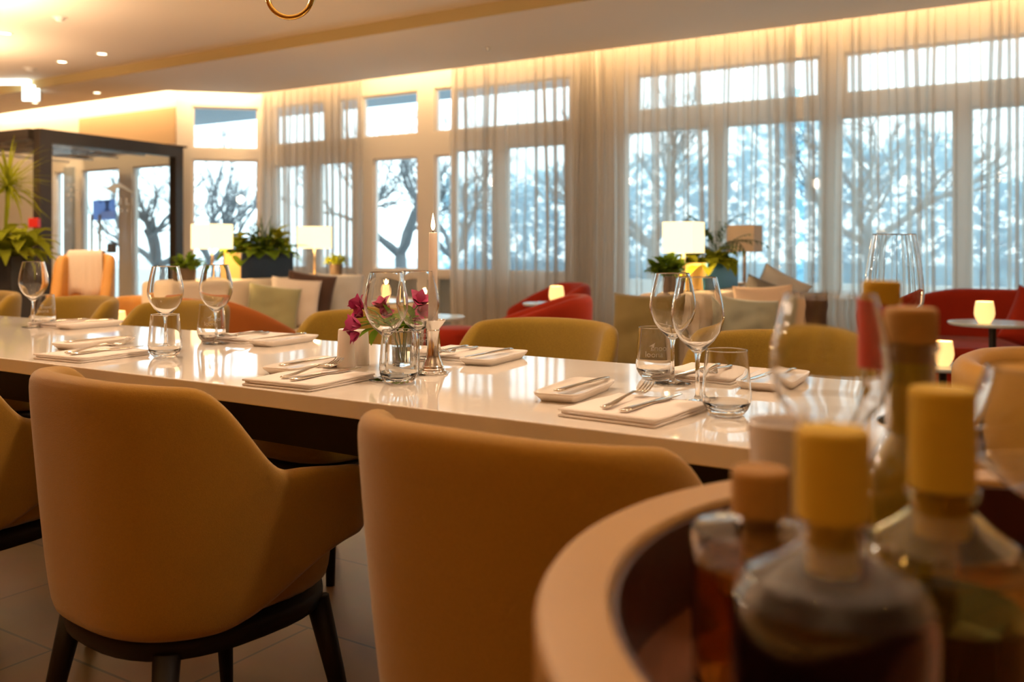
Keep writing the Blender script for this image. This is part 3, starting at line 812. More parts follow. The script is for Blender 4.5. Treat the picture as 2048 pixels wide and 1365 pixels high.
# flower vase
x, y = on_z(806, 737, TZ); VX, VY = x, y
va_ = thing('flower_vase', 'small faceted glass vase of water with magenta flowers', 'vase', (x, y, TZ))
finish('glass', L([(0, 0), (.024, 0), (.0255, .003), (.0275, .04), (.0300, .083), (.0292, .0845), (.0283, .083), (.0258, .04), (.0236, .009), (0, .008)], 8), M['glassware'], va_, smooth=False)
finish('water', L([(0, .0085), (.0232, .0092), (.0252, .040), (.0262, .05), (0, .05)], 8), M['water'], va_, smooth=False)
def blossom(bm, c, d, size, seed):
    rnd = random.Random(seed); d = Vector(d).normalized()
    rot = Vector((0, 0, 1)).rotation_difference(d).to_matrix()
    for k in range(6):
        an = 2 * PI * k / 6 + rnd.uniform(-.15, .15); tmp = bmesh.new()
        leaf_strip(tmp, (0, 0, 0), an, 1.25 - .2 * (k % 2), size * rnd.uniform(.9, 1.1), size * (.78 if k % 2 else .62), .75, fold=.3, segs=6, tip=.95)
        for v in tmp.verts: v.co = rot @ v.co + Vector(c)
        vm = {v: bm.verts.new(v.co) for v in tmp.verts}
        for f in tmp.faces: bm.faces.new([vm[v] for v in f.verts])
        tmp.free()
def cam_off(px, py, dd):   # offset from the vase base for a pixel at depth of the vase + dd
    d = 2.097 + dd; X, Y = at_depth(px, d); return (X - VX, Y - VY, CZ + (HY - py) * d / F - TZ)
FL = [('magenta blossom stem highest at the left of the bunch', (726, 618), -.02, (-.6, -.2, .5), [(735, 640)], 50),
      ('red magenta blossom stem hanging lowest beside the shakers', (722, 652), -.06, (-.9, -.3, .15), [(727, 672), (742, 650), (752, 668)], 51),
      ('pinkish orange blossom stem in the middle behind the wine bowl', (766, 622), .02, (-.1, -.3, .8), [(780, 640)], 52),
      ('magenta blossom stem beside the candle', (836, 612), .0, (.55, -.3, .7), [(820, 630), (832, 640)], 53),
      ('small closed magenta blossom stem low right of the bunch', (818, 640), .04, (.6, .2, .4), [(810, 648), (838, 655)], 54)]
for lab, (px, py), dd, dr, lv, sd in FL:
    t = thing('cut_flower', lab, 'flower', (VX, VY, TZ), 0, 'magenta flowers in the vase')
    c = Vector(cam_off(px, py, dd)); rnd = random.Random(sd)
    foot = Vector((rnd.uniform(-.008, .008), rnd.uniform(-.008, .008), .012)); mid = Vector((c.x * .28, c.y * .28, .085))
    bm = bmesh.new(); tube(bm, [foot, (foot + mid) * .5 + Vector((0, 0, .008)), mid, mid.lerp(c, .6) + Vector((0, 0, .012)), c], .0021, 6); finish('stem', bm, M['stem'], t)
    bm = bmesh.new(); blossom(bm, c, dr, .040, sd); blossom(bm, c + Vector((rnd.uniform(-.014, .014), rnd.uniform(-.01, .01), -.018)), (dr[0] + .5, dr[1], dr[2] - .3), .032, sd + 9)
    finish('blossom', bm, M['petal'], t)
    bm = bmesh.new()
    for k, (qx, qy) in enumerate(lv):
        e = Vector(cam_off(qx, qy, dd - .01 + .02 * k)); b = mid.lerp(c, .45); v = e - b
        leaf_strip(bm, b, math.atan2(v.y, v.x), math.atan2(v.z, math.hypot(v.x, v.y)) + .35, max(.05, v.length * 1.35), .021, .8, segs=7, tip=.85)
    for q in range(2): leaf_strip(bm, mid.lerp(c, .25 * q), rnd.uniform(0, 6.28), .6, .075, .024, 1.0, segs=7, tip=.85)
    finish('leaf', bm, M['leaf'], t)

# ---------------------------------------------------------------- round tray stand with bottles, front right
RX, RY = at_depth(0, 1)[0], 0
def camxy(X, Y): return (X * CO - Y * SI, X * SI + Y * CO)
tx, ty = camxy(.385, .543); ZB = .734
tr = thing('tray_table', 'round wooden tray table with raised rim full of oil bottles', 'tray table', (tx, ty, 0))
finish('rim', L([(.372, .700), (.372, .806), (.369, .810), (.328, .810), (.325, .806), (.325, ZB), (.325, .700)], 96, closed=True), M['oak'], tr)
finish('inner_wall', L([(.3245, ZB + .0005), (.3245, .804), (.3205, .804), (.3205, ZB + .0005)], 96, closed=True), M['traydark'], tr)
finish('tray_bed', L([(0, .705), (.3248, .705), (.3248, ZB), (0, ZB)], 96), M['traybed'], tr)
bm = bmesh.new(); lathe(bm, [(0, .0), (.22, .0), (.22, .012), (.03, .03), (.022, .06), (.022, .704), (0, .704)], 40); finish('pedestal', bm, M['black_wood'], tr)

def bottle(label, px, d, body, neck, corkw, zs, liquid, liq_top, cork='cork', glass='glass', cap=None, n=40, square=False):
    """zs = (shoulder start, shoulder end, neck top, cork top) above the tray bed"""
    X = (px - 1024) / F * d; x, y = camxy(X, d)
    t = thing('oil_bottle', label, 'bottle', (x, y, ZB), 0, 'stoppered bottles on the round tray')
    s0, s1, nt, ct = zs; w = .0028
    def prof(ins):
        b, nk = body - ins, neck - ins
        if square: return [(b, s0), (b * .97, s0 + (s1 - s0) * .5), (nk * 1.1, s1)]
        return [(b, s0), (b * .97, s0 + (s1 - s0) * .25), (b * .84, s0 + (s1 - s0) * .52), (nk + (b - nk) * .28, s0 + (s1 - s0) * .78), (nk, s1)]
    o = [(0, 0), (body * .92, 0), (body, .006)] + prof(0) + [(neck, nt - .006), (neck * 1.12, nt - .005), (neck * 1.12, nt)]
    i = [(neck - w, nt)] + [(r, z) for r, z in reversed(prof(w))] + [(body - w, .010), (body * .9 - w, .006), (0, .006)]
    finish('glass', L(o + i, n), M[glass], t)
    lp = [(0, .0063), (body * .9 - w, .0063), (body - w - .0004, .011)]
    for r, z in prof(w + .0004):
        if z < liq_top: lp.append((r, z))
    lr = lp[-1][0]
    if liq_top > s0:
        ps = prof(w + .0004)
        for (ra, za), (rb, zb) in zip(ps, ps[1:]):
            if za <= liq_top <= zb: lr = ra + (rb - ra) * (liq_top - za) / (zb - za)
        if liq_top > ps[-1][1]: lr = ps[-1][0]
    lp += [(lr, liq_top), (0, liq_top)]
    finish('oil', L(lp, n), M[liquid], t)
    c0 = nt + .0005
    finish('stopper', L([(0, nt - .03), (neck - w - .0006, nt - .03), (neck - w - .0006, c0), (corkw * .5, c0), (corkw * .5, ct - .003), (corkw * .46, ct), (0, ct)], 32), M[cork], t)
    if cap: finish('capsule', L([(neck * 1.13 + .0004, nt - .055), (neck * 1.13 + .0016, nt - .055), (neck * 1.13 + .0016, nt + .0002), (neck * 1.13 + .0004, nt + .0002)], 32, closed=True), M[cap], t)
    return t
bottle('front bottle of dark vinegar with a pale round stopper, largest on the tray', 1665, .50, .054, .0170, .039, (.096, .136, .148, .197), 'darkoil', .120)
bottle('squat amber oil bottle with square shoulders, nearest the left tray rim', 1521, .62, .046, .0155, .0385, (.100, .111, .116, .146), 'amber', .086, cork='corkdark', square=True, n=36)
bottle('yellow oil bottle with a tall stopper, right of the dark vinegar', 1884, .60, .055, .0200, .0410, (.080, .124, .138, .203), 'herboil', .062, glass='yelglass')
bottle('tall bottle with golden neck and brown cork, before the red capped one', 1822, .72, .036, .0185, .0390, (.105, .150, .219, .247), 'yglass', .205, cork='corkdark')
bottle('slim bottle with red capsule and yellow stopper at the back of the tray', 1763, .82, .025, .0150, .0330, (.130, .172, .243, .264), 'water', .10, cap='redcap')
x, y = camxy((1576 - 1024) / F * .80, .80)
tag(finish('ceramic_cup', L([(0, 0), (.022, 0), (.024, .003), (.030, .09), (.034, .142), (.0325, .144), (.030, .14), (.026, .09), (.020, .008), (0, .007)], 40), M['ceramic'], loc=(x, y, ZB)), 'plain white ceramic cup on the tray between stoppers and table edge', 'cup')
def balloon(sx, h, zb):
    o = [(0, 0), (.034, 0), (.0355, .0015), (.02, .004), (.006, .01), (.004, .02), (.004, zb - .02), (.007, zb - .004)]
    k = h - zb
    ob = [(.020, zb + .06 * k), (.040, zb + .26 * k), (.046, zb + .46 * k), (.044, zb + .66 * k), (.037, zb + .9 * k), (.034, h)]
    i = [(.033, h + .0006)] + [(r - .0013, z) for r, z in reversed(ob[:-1])] + [(.006, zb + .012), (0, zb + .01)]
    return L([(r * sx if q > 7 else r, z) for q, (r, z) in enumerate(o + ob + i)], 56)
x, y = camxy((1660 - 1024) / F * .70, .70)
tag(finish('balloon_glass', balloon(.97, .258, .150), M['glassware'], loc=(x, y, ZB)), 'wide blurred balloon wine glass standing among the bottles', 'wine glass')
x, y = camxy((2082 - 1024) / F * .68, .68)
tag(finish('balloon_glass', balloon(1.08, .205, .110), M['glassware'], loc=(x, y, ZB)), 'blurred balloon wine glass cut by the right picture edge', 'wine glass')
tag(finish('tall_wine_glass', wine_bm(.94, 1.33), M['glassware'], loc=(-.272, 1.52, TZ)), 'tall wine glass on the table end behind the red capped bottle', 'wine glass')

# ---------------------------------------------------------------- lounge furniture
def tub_chair(name, label, m, loc, rotz, a=.30, b=.30, arm=.16, back=.73, armz=.56, group='velvet tub chairs', cushion_z=.42):
    t = thing(name, label, 'armchair', loc, rotz, group)
    tot = 2 * arm + 2.85 * a
    zt = lambda d: back - .01 * min(1, d / .3) - (back - armz) * max(0.0, (d - .28) / (tot / 2 - .28)) ** 1.15
    finish('backrest', tub_shell(a, b, arm, zt, lambda d: .16, .085, .90, zref=(.16, back)), M[m], t, sub=1)
    finish('seat', super_solid(a * .86, b * .92, [(.95, .17), (1, .2), (1, cushion_z - .04), (.97, cushion_z - .01), (.88, cushion_z)], 40, 3.0, .03), M[m], t)
    for sx in (-1, 1):
        for sy in (-1, 1):
            bm = bmesh.new(); tube(bm, [(sx * a * .62, sy * b * .58, .18), (sx * a * .68, sy * b * .64, 0)], [.02, .013], 10); finish('leg', bm, M['black_wood'], t)
    return t
def dirz(dx, dy): return math.atan2(dy, dx) - PI / 2     # rotation that turns +y to (dx,dy)
x, y = at_depth(1060, 5.46); tub_chair('tub_chair', 'rust red velvet tub chair in front, turned sideways before the curtain', 'red', (x, y, 0), dirz(-.88, -.47), a=.33, b=.33, arm=.28, back=.74, armz=.58)
x, y = at_depth(1078, 6.85); tub_chair('tub_chair', 'dark red velvet tub chair farther back by the curtain, behind a candle', 'red', (x, y, 0), dirz(-.80, -.85), a=.33, b=.33, arm=.18, back=.75, armz=.58)
x, y = at_depth(905, 6.2)
pf = thing('pouf', 'low round red velvet pouf right of the candlestick', 'pouf', (x, y, 0))
finish('seat', super_solid(.20, .20, [(.94, .03), (1, .06), (1, .43), (.97, .46), (.88, .475), (.4, .478)], 40, 2.0), M['red'], pf)
finish('foot_ring', L([(.12, 0), (.15, 0), (.15, .03), (.12, .03)], 32, closed=True), M['blackmetal'], pf)
tub_chair('lounge_chair', 'rust orange velvet armchair with a long sloping arm behind the table', 'rust', (-4.28, 3.70, 0), dirz(.05, 1), a=.34, b=.34, arm=.26, back=.735, armz=.53, group='lounge armchairs')
x, y = at_depth(268, 7.2); tub_chair('lounge_chair', 'tan low armchair near the entrance screen, left of the white sofa', 'tanleather', (x, y, 0), dirz(.3, -1), a=.28, b=.28, arm=.16, back=.63, armz=.58, group='lounge armchairs')
tub_chair('lounge_chair', 'mustard armchair with straight high side at the right, behind the bottles', 'mustard', (.05, 2.98, 0), dirz(1, -.30), a=.38, b=.36, arm=.22, back=.725, armz=.69, group='lounge armchairs')
# round red sofa at the right
rs = thing('round_sofa', 'curved red velvet sofa against the curtain at the right', 'sofa', (-.60, 6.42, 0), dirz(.05, -1))
finish('backrest', tub_shell(.62, .36, .30, lambda d: .745 - .20 * smooth01((d - .15) / .9), lambda d: .12, .11, .94, k=2.3, zref=(.12, .73)), M['red'], rs, sub=1)
finish('seat', super_solid(.55, .42, [(.96, .10), (1, .14), (1, .38), (.97, .42), (.9, .43)], 48, 2.8, .06), M['red'], rs)
cushion('cushion', 'red velvet cushion tilted on the curved red sofa', M['red'], .40, .36, .13, (-.30, 6.25, .56), .15, -.40, 31, roll=.35)
# tea-light lanterns and side tables
def side_table(label, px, d, z, r):
    x, y = at_depth(px, d)
    t = thing('side_table', label, 'side table', (x, y, 0), 0, 'small round side tables')
    finish('table_top', L([(0, z - .016), (r * .97, z - .016), (r, z - .008), (r, z - .002), (r * .99, z), (0, z)], 48), M['tabletop'], t)
    finish('post', L([(0, .01), (.018, .01), (.018, z - .0165), (0, z - .0165)], 16), M['blackmetal'], t)
    finish('base', L([(0, 0), (r * .7, 0), (r * .7, .008), (.02, .014), (0, .014)], 40), M['blackmetal'], t)
    return x, y
def lantern(label, x, y, z):
    t = thing('tealight_lantern', label, 'candle lantern', (x, y, z), 0, 'glowing tealight lanterns')
    finish('glass', L([(0, 0), (.026, 0), (.031, .004), (.046, .030), (.0500, .050), (.0480, .078), (.0420, .112), (.0405, .112), (.0455, .078), (.0475, .05), (.043, .03), (.028, .008), (0, .008)], 32), M['candleglow'], t)
    finish('tealight', L([(0, .0085), (.019, .0085), (.019, .024), (0, .024)], 20), M['whitewax'], t)
    plight('tealight_glow', (x, y, z + .14), 1.2)
x, y = side_table('round pale blue side table before the curved red sofa', 1985, 4.9, .62, .218); lantern('glowing lantern on the round table before the curved red sofa', *at_depth(1969, 4.85), .62)
x, y = side_table('low round side table hidden behind the mustard armchair top', 1885, 4.3, .47, .17); lantern('glowing lantern just showing over the mustard armchair', x, y, .47)
x, y = side_table('round side table between the two red tub chairs', 1097, 6.05, .65, .17); lantern('glowing lantern between the two red tub chairs', *at_depth(1113, 6.0), .65)
x, y = side_table('round pale side table right of the taper candle', 860, 5.3, .62, .20); lantern('glowing lantern half hidden behind the taper candle', *at_depth(857, 5.3), .62)
x, y = side_table('round side table seen through the middle wine glass', 772, 6.5, .633, .20); lantern('glowing lantern seen through the wine glass by the flowers', x, y, .633)
x, y = side_table('low side table by the tan armchair near the entrance', 236, 5.95, .49, .15); lantern('glowing lantern low beside the tan armchair', x, y, .49)

# sofas
def rb(name, parent, m, bx, bevel=.035): return finish(name, B(bx), M[m], parent, smooth=True, bevel=bevel)
sL = thing('sofa', 'long white upholstered bench sofa below the two lit lamps at left', 'sofa', (0, 0, 0), 0, 'white lounge sofas')
rb('backrest', sL, 'cream', (-5.50, -5.10, 3.92, 5.78, .10, .785)); rb('seat', sL, 'cream', (-5.10, -4.58, 4.12, 5.75, .10, .43))
rb('armrest', sL, 'cream', (-5.10, -4.62, 5.75, 5.88, .10, .60))
sR = thing('sofa', 'white bench sofa facing right below the lamp with the palm', 'sofa', (0, 0, 0), 0, 'white lounge sofas')
rb('backrest', sR, 'cream', (-1.98, -1.74, 4.62, 6.50, .10, .768)); rb('seat', sR, 'cream', (-1.74, -1.18, 4.66, 5.90, .10, .43))
sR2 = thing('sofa', 'cream sofa with rounded end backing onto the white bench, olive cushion on it', 'sofa', (0, 0, 0), 0, 'white lounge sofas')
rb('backrest', sR2, 'cream', (-2.16, -1.99, 4.60, 6.50, .10, .765), .05); rb('seat', sR2, 'cream', (-2.40, -2.16, 4.66, 6.46, .10, .43))
fe = thing('armchair', 'cream armchair end at the head of the back-to-back sofas', 'armchair', (0, 0, 0), 0)
rb('backrest', fe, 'cream', (-2.12, -1.75, 4.44, 4.59, .10, .745), .05); rb('seat', fe, 'cream', (-2.24, -1.70, 3.95, 4.44, .10, .40))
for ob, bx in ((sL, (-5.46, -4.66, 4.14, 5.7, 0, .10)), (sR, (-1.95, -1.24, 4.7, 5.86, 0, .10)), (sR2, (-2.36, -2.02, 4.7, 6.4, 0, .10)), (fe, (-2.18, -1.78, 4.0, 4.54, 0, .10))):
    finish('plinth', B(bx), M['black_wood'], ob, smooth=False)
cushion('cushion', 'large olive green cushion standing on the cream armchair end', M['olive'], .40, .40, .14, (-1.95, 4.31, .585), -.05, -.15, 21)
cushion('cushion', 'grey green velvet cushion, foremost on the right-facing white bench', M['greygreen'], .30, .32, .12, (-1.55, 4.70, .595), .50, -.18, 22)
cushion('cushion', 'peach cushion standing behind the grey green one', M['peach'], .33, .38, .11, (-1.535, 4.93, .625), .60, -.12, 23, roll=-.12)
cushion('cushion', 'brown cushion standing behind the peach one', M['brown'], .30, .34, .11, (-1.42, 5.26, .60), .75, -.15, 24)
cushion('cushion', 'light grey cushion tipped over the white sofa back by the slit in the curtains', M['greylin'], .32, .26, .10, (-1.655, 5.60, .735), .55, -.2, 25, roll=.42)
cushion('cushion', 'dark grey cushion lying just in front of the tipped light grey one', M['darkgrey'], .34, .26, .10, (-1.63, 5.30, .685), .60, -.25, 26, roll=.25)
cushion('cushion', 'sage green velvet cushion, foremost on the left white sofa', M['sage'], .37, .32, .12, (-4.95, 4.60, .585), .85, -.20, 27)
cushion('cushion', 'cream cushion right behind the sage green one', M['clothwhite'], .36, .36, .10, (-4.93, 4.79, .61), .90, -.15, 28)
cushion('cushion', 'dark brown cushion between the cream and the pale grey ones', M['brown'], .36, .38, .10, (-4.93, 4.94, .635), .95, -.12, 29, roll=.10)
cushion('cushion', 'pale grey cushion at the far end of the left white sofa', M['greylin'], .38, .38, .11, (-4.92, 5.24, .62), .95, -.15, 30, roll=-.08)

# lamps on the sofa backs
def table_lamp(label, x, y, z, lit=True, w=.19):
    t = thing('table_lamp', label, 'lamp', (x, y, z), 0, 'cube shade table lamps on the sofa backs')
    finish('base', B((-.05, .05, -.05, .05, 0, .012)), M['lampmetal'], t, smooth=False, bevel=.002)
    bm = bmesh.new(); tube(bm, [(0, 0, .012), (0, 0, .30)], .009, 12); finish('stem', bm, M['lampmetal'], t)
    h = w / 2; g = .004; z0, z1 = .215, .39
    bm = B((-h, h, -h, -h + g, z0, z1), (-h, h, h - g, h, z0, z1), (-h, -h + g, -h + g, h - g, z0, z1), (h - g, h, -h + g, h - g, z0, z1))
    finish('lamp_shade', bm, M['shade' if lit else 'shade_off'], t, smooth=False)
    if lit:
        finish('bulb', L([(0, .30), (.014, .305), (.024, .325), (.020, .345), (0, .352)], 16), M['flame'], t)
        plight('lamp_glow', (x, y, z + .20), 7, .05); plight('lamp_glow', (x, y, z + .40), 6, .05)
    return t
table_lamp('lit cube lamp above the left end of the white sofa', -5.30, 4.36, .786, w=.20)
table_lamp('lit cube lamp between the dark planter and a small potted plant', -5.30, 5.366, .786, w=.19)
table_lamp('lit cube lamp beside the blue planter on the right sofa back', -2.0, 4.93, .769, w=.18)
table_lamp('unlit tan cube lamp behind the palm', -2.0, 5.99, .769, lit=False, w=.18)
# potted plants
def pot_plant(label, x, y, z, r, h, fol, m='leaf', potm='pot'):
    t = thing('potted_plant', label, 'potted plant', (x, y, z), 0, 'small potted plants')
    finish('pot', L([(0, 0), (r * .86, 0), (r * .9, .004), (r, h - .003), (r * .98, h), (r * .9, h), (r * .88, h - .014), (0, h - .014)], 28), M[potm], t)
    finish('foliage', fol, M[m], t, loc=(0, 0, h - .012))
pot_plant('small leafy plant in a brown pot left of the lit cube lamp', -5.27, 4.13, .786, .058, .085, bush(70, 1, .075, .10, .07, .04), 'leaf')
pot_plant('small bright green plant in a pot right of the lit cube lamp', -5.25, 5.56, .786, .055, .09, bush(60, 2, .07, .08, .06, .035), 'leafyel')
pot_plant('small leafy plant in a brown pot before the right cube lamp', -2.0, 4.70, .769, .060, .10, bush(80, 3, .075, .10, .075, .05), 'leaf')
def planter(label, x0, x1, y0, y1, z, h, m):
    t = thing('planter_box', label, 'planter', ((x0 + x1) / 2, (y0 + y1) / 2, z), 0, 'planter boxes on the sofa backs')
    a, b = (x1 - x0) / 2, (y1 - y0) / 2; w = .012
    finish('box', B((a - w, a, -b, b, 0, h), (-a, -a + w, -b, b, 0, h), (-a + w, a - w, b - w, b, 0, h), (-a + w, a - w, -b + w, b - w, 0, h - .03)), M[m], t, smooth=False)
    finish('end_panel', B((-a + w, a - w, -b, -b + w, 0, h)), M['lamplitpl'], t, smooth=False)  # tan end colour is lamplight painted onto this side of the box
    return t, h
t, h = planter('long dark navy planter box full of plants on the left sofa back', -5.40, -5.20, 4.54, 5.04, .786, .185, 'navy')
bm = bush(60, 5, .10, .16, .15, .07, elev=(0, .9), droop=(.8, 2.0))
for v in bm.verts: v.co.y *= 2.1
finish('foliage', bm, M['leaf'], t, loc=(0, 0, h - .04))
bm = bush(34, 6, .05, .10, .10, .085, elev=(-.2, .8), droop=(.4, 1.2))
finish('yellow_foliage', bm, M['leafyel'], t, loc=(0, -.20, h + .02))
bm = bush(34, 16, .05, .10, .12, .085, elev=(-.2, .9), droop=(.6, 1.6))
finish('yellow_foliage', bm, M['leafyel'], t, loc=(0, .17, h + .05))
bm = bmesh.new(); rnd = random.Random(8)
for i in range(60): leaf_strip(bm, (rnd.uniform(-.03, .03), rnd.uniform(-.06, .06), 0), rnd.uniform(0, 6.28), rnd.uniform(.7, 1.5), rnd.uniform(.24, .40), .012, rnd.uniform(.4, 1.6), tip=.6)
finish('grass_leaves', bm, M['leafdark'], t, loc=(0, .04, h - .02))
t, h = planter('blue planter box with lamplit tan end and palm on the right sofa back', -2.08, -1.92, 5.10, 5.62, .769, .155, 'bluepl')
bm = bush(56, 7, .09, .09, .13, .08, elev=(-.2, .9), droop=(.8, 1.8))
for v in bm.verts: v.co.y *= 1.6
finish('yellow_foliage', bm, M['leafyel'], t, loc=(0, -.06, h - .02))
bm = bmesh.new(); rnd = random.Random(9)
for i in range(26):
    an, el, ln = rnd.uniform(0, 6.28), rnd.uniform(.75, 1.5), rnd.uniform(.24, .42); dr = rnd.uniform(.7, 1.9)
    p = Vector((rnd.uniform(-.02, .02), rnd.uniform(-.02, .02), 0)); pts = [p.copy()]; e = el
    for k in range(9):
        p = p + Vector((math.cos(an) * math.cos(e), math.sin(an) * math.cos(e), math.sin(e))) * ln / 9; pts.append(p.copy()); e -= dr / 9
        if k > 1:
            for sd in (-1, 1): leaf_strip(bm, p, an + sd * .75, e - .15, .105 * (1 - k / 15), .010, .6, segs=3, tip=.6)
    tube(bm, pts, .002, 4)
finish('palm_fronds', bm, M['leafdark'], t, loc=(0, .12, h + .02))
# tall black planter with dracaena at the left edge
bx, by = at_depth(0, 6.0)
t = thing('floor_planter', 'tall matt black planter with spiky dracaena at the left edge', 'planter', (bx, by, 0), TH)
finish('box', B((-.155, .155, -.155, -.14, 0, .96), (-.155, .155, .14, .155, 0, .96), (-.155, -.14, -.14, .14, 0, .96), (.14, .155, -.14, .14, 0, .96), (-.14, .14, -.14, .14, .0, .90)), M['potblack'], t, smooth=False)
bm = bush(80, 12, .14, .20, .27, .10, elev=(0, 1.2), droop=(.9, 2.2))
finish('foliage', bm, M['leafyel'], t, loc=(0.02, 0, .92))
bm = bmesh.new(); rnd = random.Random(13)
tube(bm, [(0, 0, .0), (.01, 0, .3), (.02, 0, .50)], .012, 8)
for i in range(80): leaf_strip(bm, (.02, 0, .50 + rnd.uniform(-.03, .03)), rnd.uniform(0, 6.28), rnd.uniform(-.5, 1.4), rnd.uniform(.24, .40), .020, rnd.uniform(.4, 1.3), tip=.5)
finish('dracaena', bm, M['leafyel'], t, loc=(0.03, 0, .90))

# wing chair with a cloth thrown over it
x, y = at_depth(166, 7.7)
wc = thing('wing_chair', 'tan leather high-back wing chair near the entrance', 'armchair', (x, y, 0), dirz(.75, -.9))
zt = lambda d: .97 - .02 * (d / .2) ** 2 - .28 * smooth01((d - .24) / .18)
finish('backrest', tub_shell(.20, .16, .10, zt, lambda d: .16, .09, .92, k=3.2, zref=(.16, .95)), M['tanleather'], wc, sub=1)
finish('seat', super_solid(.26, .26, [(.95, .17), (1, .2), (1, .41), (.96, .44), (.88, .45)], 36, 3.2, .12), M['tanleather'], wc)
for sx in (-1, 1):
    for sy in (-1, 1):
        bm = bmesh.new(); tube(bm, [(sx * .18, .10 + sy * .16, .18), (sx * .2, .10 + sy * .18, 0)], [.018, .012], 10); finish('leg', bm, M['black_wood'], wc)
bm = bmesh.new(); rows = []
for i in range(21):
    u = i / 20 * 2 - 1; row = []
    for k, (yy, zz) in enumerate(((-.215, .60), (-.222, .74), (-.222, .88), (-.215, .960), (-.185, .985), (-.135, .988), (-.100, .970), (-.088, .90), (-.084, .76), (-.08, .60))):
        fold = .010 * math.sin(u * 9 + k * .25) * (1 if k in (0, 1, 2, 7, 8, 9) else .2)
        row.append(bm.verts.new((u * (.13 + .03 * abs(k - 4.5) / 4.5) + .02, yy + (-abs(fold) if k < 4 else abs(fold)), zz + (.0 if k not in (0, 9) else .03 * math.sin(u * 4)))))
    rows.append(row)
for a, b in zip(rows, rows[1:]):
    for k in range(len(a) - 1): bm.faces.new((a[k], b[k], b[k + 1], a[k + 1]))
cl = finish('throw_cloth', bm, M['clothwhite'], sub=1, loc=(x, y, 0), rotz=dirz(.75, -.9)); md = cl.modifiers.new('thick', 'SOLIDIFY'); md.thickness = .005
tag(cl, 'pale cloth draped over the top of the wing chair', 'cloth')

# ---------------------------------------------------------------- outside
struct(finish('ground_outside', B((-60, 40, 7.75, 60, -.16, -.06)), M['terrace'], smooth=False))
struct(finish('trim_5', B((-14, -4.2, 7.75, 8.85, 2.76, 2.98)), M['canopy'], smooth=False))      # canopy outside the door
hd = finish('parapet', B((-30, 12, 11.6, 11.8, -.06, .55)), M['render'], smooth=False); tag(hd, 'pale low garden wall outside beyond the terrace', 'garden wall')
def bare_tree(label, x, y, h, seed, r=.085, depth=5, spread=.62):
    rnd = random.Random(seed)
    t = thing('bare_tree', label, 'tree', (x, y, -.06), 0, 'bare pollarded trees outside')
    bm = bmesh.new(); tube(bm, [(0, 0, 0), (.03, 0, h * .5), (rnd.uniform(-.06, .06), 0, h)], [r * 1.25, r, r * .9], 9); finish('trunk', bm, M['bark'], t)
    bm = bmesh.new()
    def grow(p, d, ln, rr, k):
        pts = [p]; q = p.copy(); dd = d.copy()
        for i in range(4):
            dd = (dd + Vector((rnd.uniform(-.32, .32), rnd.uniform(-.32, .32), rnd.uniform(-.14, .26)))).normalized(); q = q + dd * ln / 4; pts.append(q.copy())
        tube(bm, pts, [rr * (1 - .11 * i) for i in range(5)], 5, cap=False)
        if k > 0:
            for b in range(3 if k > 1 else 4):
                o = pts[rnd.choice((2, 3, 4, 4))]
                nd = (dd + Vector((rnd.uniform(-1, 1), rnd.uniform(-1, 1), rnd.uniform(-.5, .75))) * spread * 1.25).normalized()
                grow(o, nd, ln * rnd.uniform(.62, .8), rr * .54, k - 1)
    for b in range(4):
        an = b * PI / 2 + rnd.uniform(-.5, .5)
        grow(Vector((0, 0, h * .98)), Vector((math.cos(an) * .8, math.sin(an) * .8, rnd.uniform(.35, .9))).normalized(), rnd.uniform(.75, 1.0), r * .7, depth - 1)
    finish('branches', bm, M['bark'], t)
def tree_at(label, px, d, h, seed, **k):
    x, y = at_depth(px, d); bare_tree(label, x, y, h, seed, **k)
tree_at('bare tree seen through the garden door beside the candle flame', 800, 14.5, .95, 101, r=.10)
tree_at('bare tree seen through the corner window above the left lamp', 420, 16.5, .80, 102, r=.09)
tree_at('bare tree seen through the right pane of the entrance doors', 315, 15.5, .75, 103, r=.10)
tree_at('bare tree outside just right of the garden door', 905, 15.5, .9, 104)
tree_at('bare tree behind the curtain left of the palm', 1300, 13.2, 1.1, 105, r=.09)
tree_at('bare tree behind the curtain near the tall wine glass', 1740, 12.8, 1.1, 107, r=.09)
# one long misty hedge beyond the terrace
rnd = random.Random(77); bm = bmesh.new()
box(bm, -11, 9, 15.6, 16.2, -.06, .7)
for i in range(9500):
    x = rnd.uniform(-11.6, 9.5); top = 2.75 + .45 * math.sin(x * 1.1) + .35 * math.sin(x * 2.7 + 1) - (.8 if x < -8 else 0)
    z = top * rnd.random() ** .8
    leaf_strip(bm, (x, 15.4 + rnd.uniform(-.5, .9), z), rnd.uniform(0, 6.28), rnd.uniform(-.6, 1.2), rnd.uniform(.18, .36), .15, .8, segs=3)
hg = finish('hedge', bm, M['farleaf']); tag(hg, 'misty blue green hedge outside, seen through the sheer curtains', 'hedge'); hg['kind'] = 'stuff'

# ---------------------------------------------------------------- light
W = bpy.data.worlds.new('sky'); bpy.context.scene.world = W; W.use_nodes = True
bg = W.node_tree.nodes['Background']; bg.inputs[0].default_value = (0.74, 0.93, 1.0, 1); bg.inputs[1].default_value = 3.1
def portal(loc, sx, sy, rot):
    o = area('window_portal', loc, sx, sy, 1, (1, 1, 1), rot); o.data.cycles.is_portal = True
portal((-3.4, T_WIN + .2, 1.5), 10.0, 2.9, (math.radians(-90), 0, 0))
portal((-8.65, 7.35, 1.5), 1.1, 2.7, (math.radians(-90), 0, math.radians(45)))
portal((-10.1, TB + .2, 1.1), 2.3, 2.1, (math.radians(-90), 0, 0))
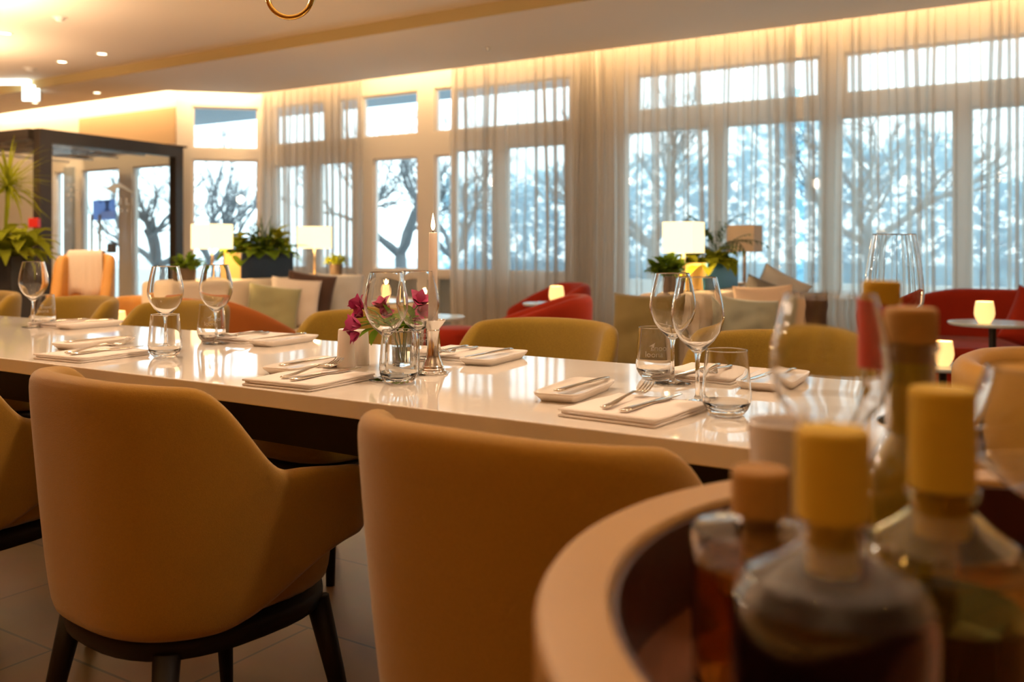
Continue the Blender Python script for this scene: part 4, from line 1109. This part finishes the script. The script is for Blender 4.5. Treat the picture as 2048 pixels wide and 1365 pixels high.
# unseen spots added over and behind the viewer for warm light
for x, y, e, c in ((-.4, -.9, 22, AMBER), (-2.2, -.9, 22, AMBER), (-4.5, -.6, 40, AMBER), (-7.0, .0, 80, WARM), (2.2, .6, 26, AMBER), (-.6, -3.2, 48, AMBER), (-2.8, -3.2, 48, AMBER), (-5.2, -3.2, 55, AMBER), (-8, -2.4, 80, WARM),
                (-10, -1, 90, WARM), (-10, 2.5, 140, WARM), (-12, 4.5, 140, WARM), (-7.0, 3.0, 90, WARM), (-3.6, 3.3, 34, WARM), (.6, 3.3, 30, WARM)):
    l = bpy.data.lights.new('fill_downlight', 'SPOT'); l.energy = e; l.color = c; l.spot_size = 2.2; l.spot_blend = .7; l.shadow_soft_size = .06
    o = bpy.data.objects.new('fill_downlight', l); C.objects.link(o); o.location = (x, y, Z_HIGH - .05)
# unseen fill lamps added beyond the left of the picture
PINK = (1.0, 0.68, 0.42)
for x, y, z, e in ((-6.6, 1.4, 2.1, 24), (-8.8, 2.2, 2.1, 30)):
    plight('unseen_fill_lamp', (x, y, z), e, .06, PINK)
for x, y, z, e in ((-6.9, 3.1, 2.0, 260), (-8.7, 3.8, 2.0, 230), (-10.8, 4.2, 2.0, 150), (-5.0, 1.7, 2.0, 220), (-2.4, -.2, 1.95, 30), (.2, -.8, 1.95, 30), (2.5, 3.5, 2.0, 190), (-1.2, 1.66, 2.0, 70), (-3.4, 1.66, 2.0, 80)):  # added upward spots that only brighten the ceiling
    l = bpy.data.lights.new('ceiling_fill_spot', 'SPOT'); l.energy = e; l.color = PINK; l.spot_size = 2.7; l.spot_blend = .9; l.shadow_soft_size = .10
    o = bpy.data.objects.new('ceiling_fill_spot', l); C.objects.link(o); o.location = (x, y, z); o.rotation_euler = (PI, 0, 0)
# row of lamps hanging over the table, above the picture
for x in (.0, -1.15, -2.3, -3.5, -4.7):
    plight('table_pendant', (x, 1.66, 1.92), 17, .07, (1.0, .76, .54))

# ---------------------------------------------------------------- camera
cam = bpy.data.cameras.new('camera'); co = bpy.data.objects.new('camera', cam); C.objects.link(co)
cam.sensor_width = 36; cam.lens = F * 36 / 2048; cam.shift_y = -(682.5 - HY) / 2048
co.location = (0, 0, CZ); co.rotation_euler = (PI / 2, 0, TH)
cam.dof.use_dof = True; cam.dof.focus_distance = 1.95; cam.dof.aperture_fstop = 3.5
cam.clip_start = .02
sc = bpy.context.scene; sc.camera = co
sc.view_settings.view_transform = 'Standard'; sc.view_settings.look = 'None'
sc.view_settings.exposure = 0.3; sc.view_settings.gamma = 1.0; sc.view_settings.use_curve_mapping = False
sc.cycles.max_bounces = 12; sc.cycles.transmission_bounces = 12; sc.cycles.transparent_max_bounces = 24; sc.cycles.glossy_bounces = 4; sc.cycles.diffuse_bounces = 4
sc.cycles.use_adaptive_sampling = True; sc.cycles.adaptive_threshold = 0.06
sc.cycles.use_denoising = True
sc.cycles.sample_clamp_indirect = 6.0
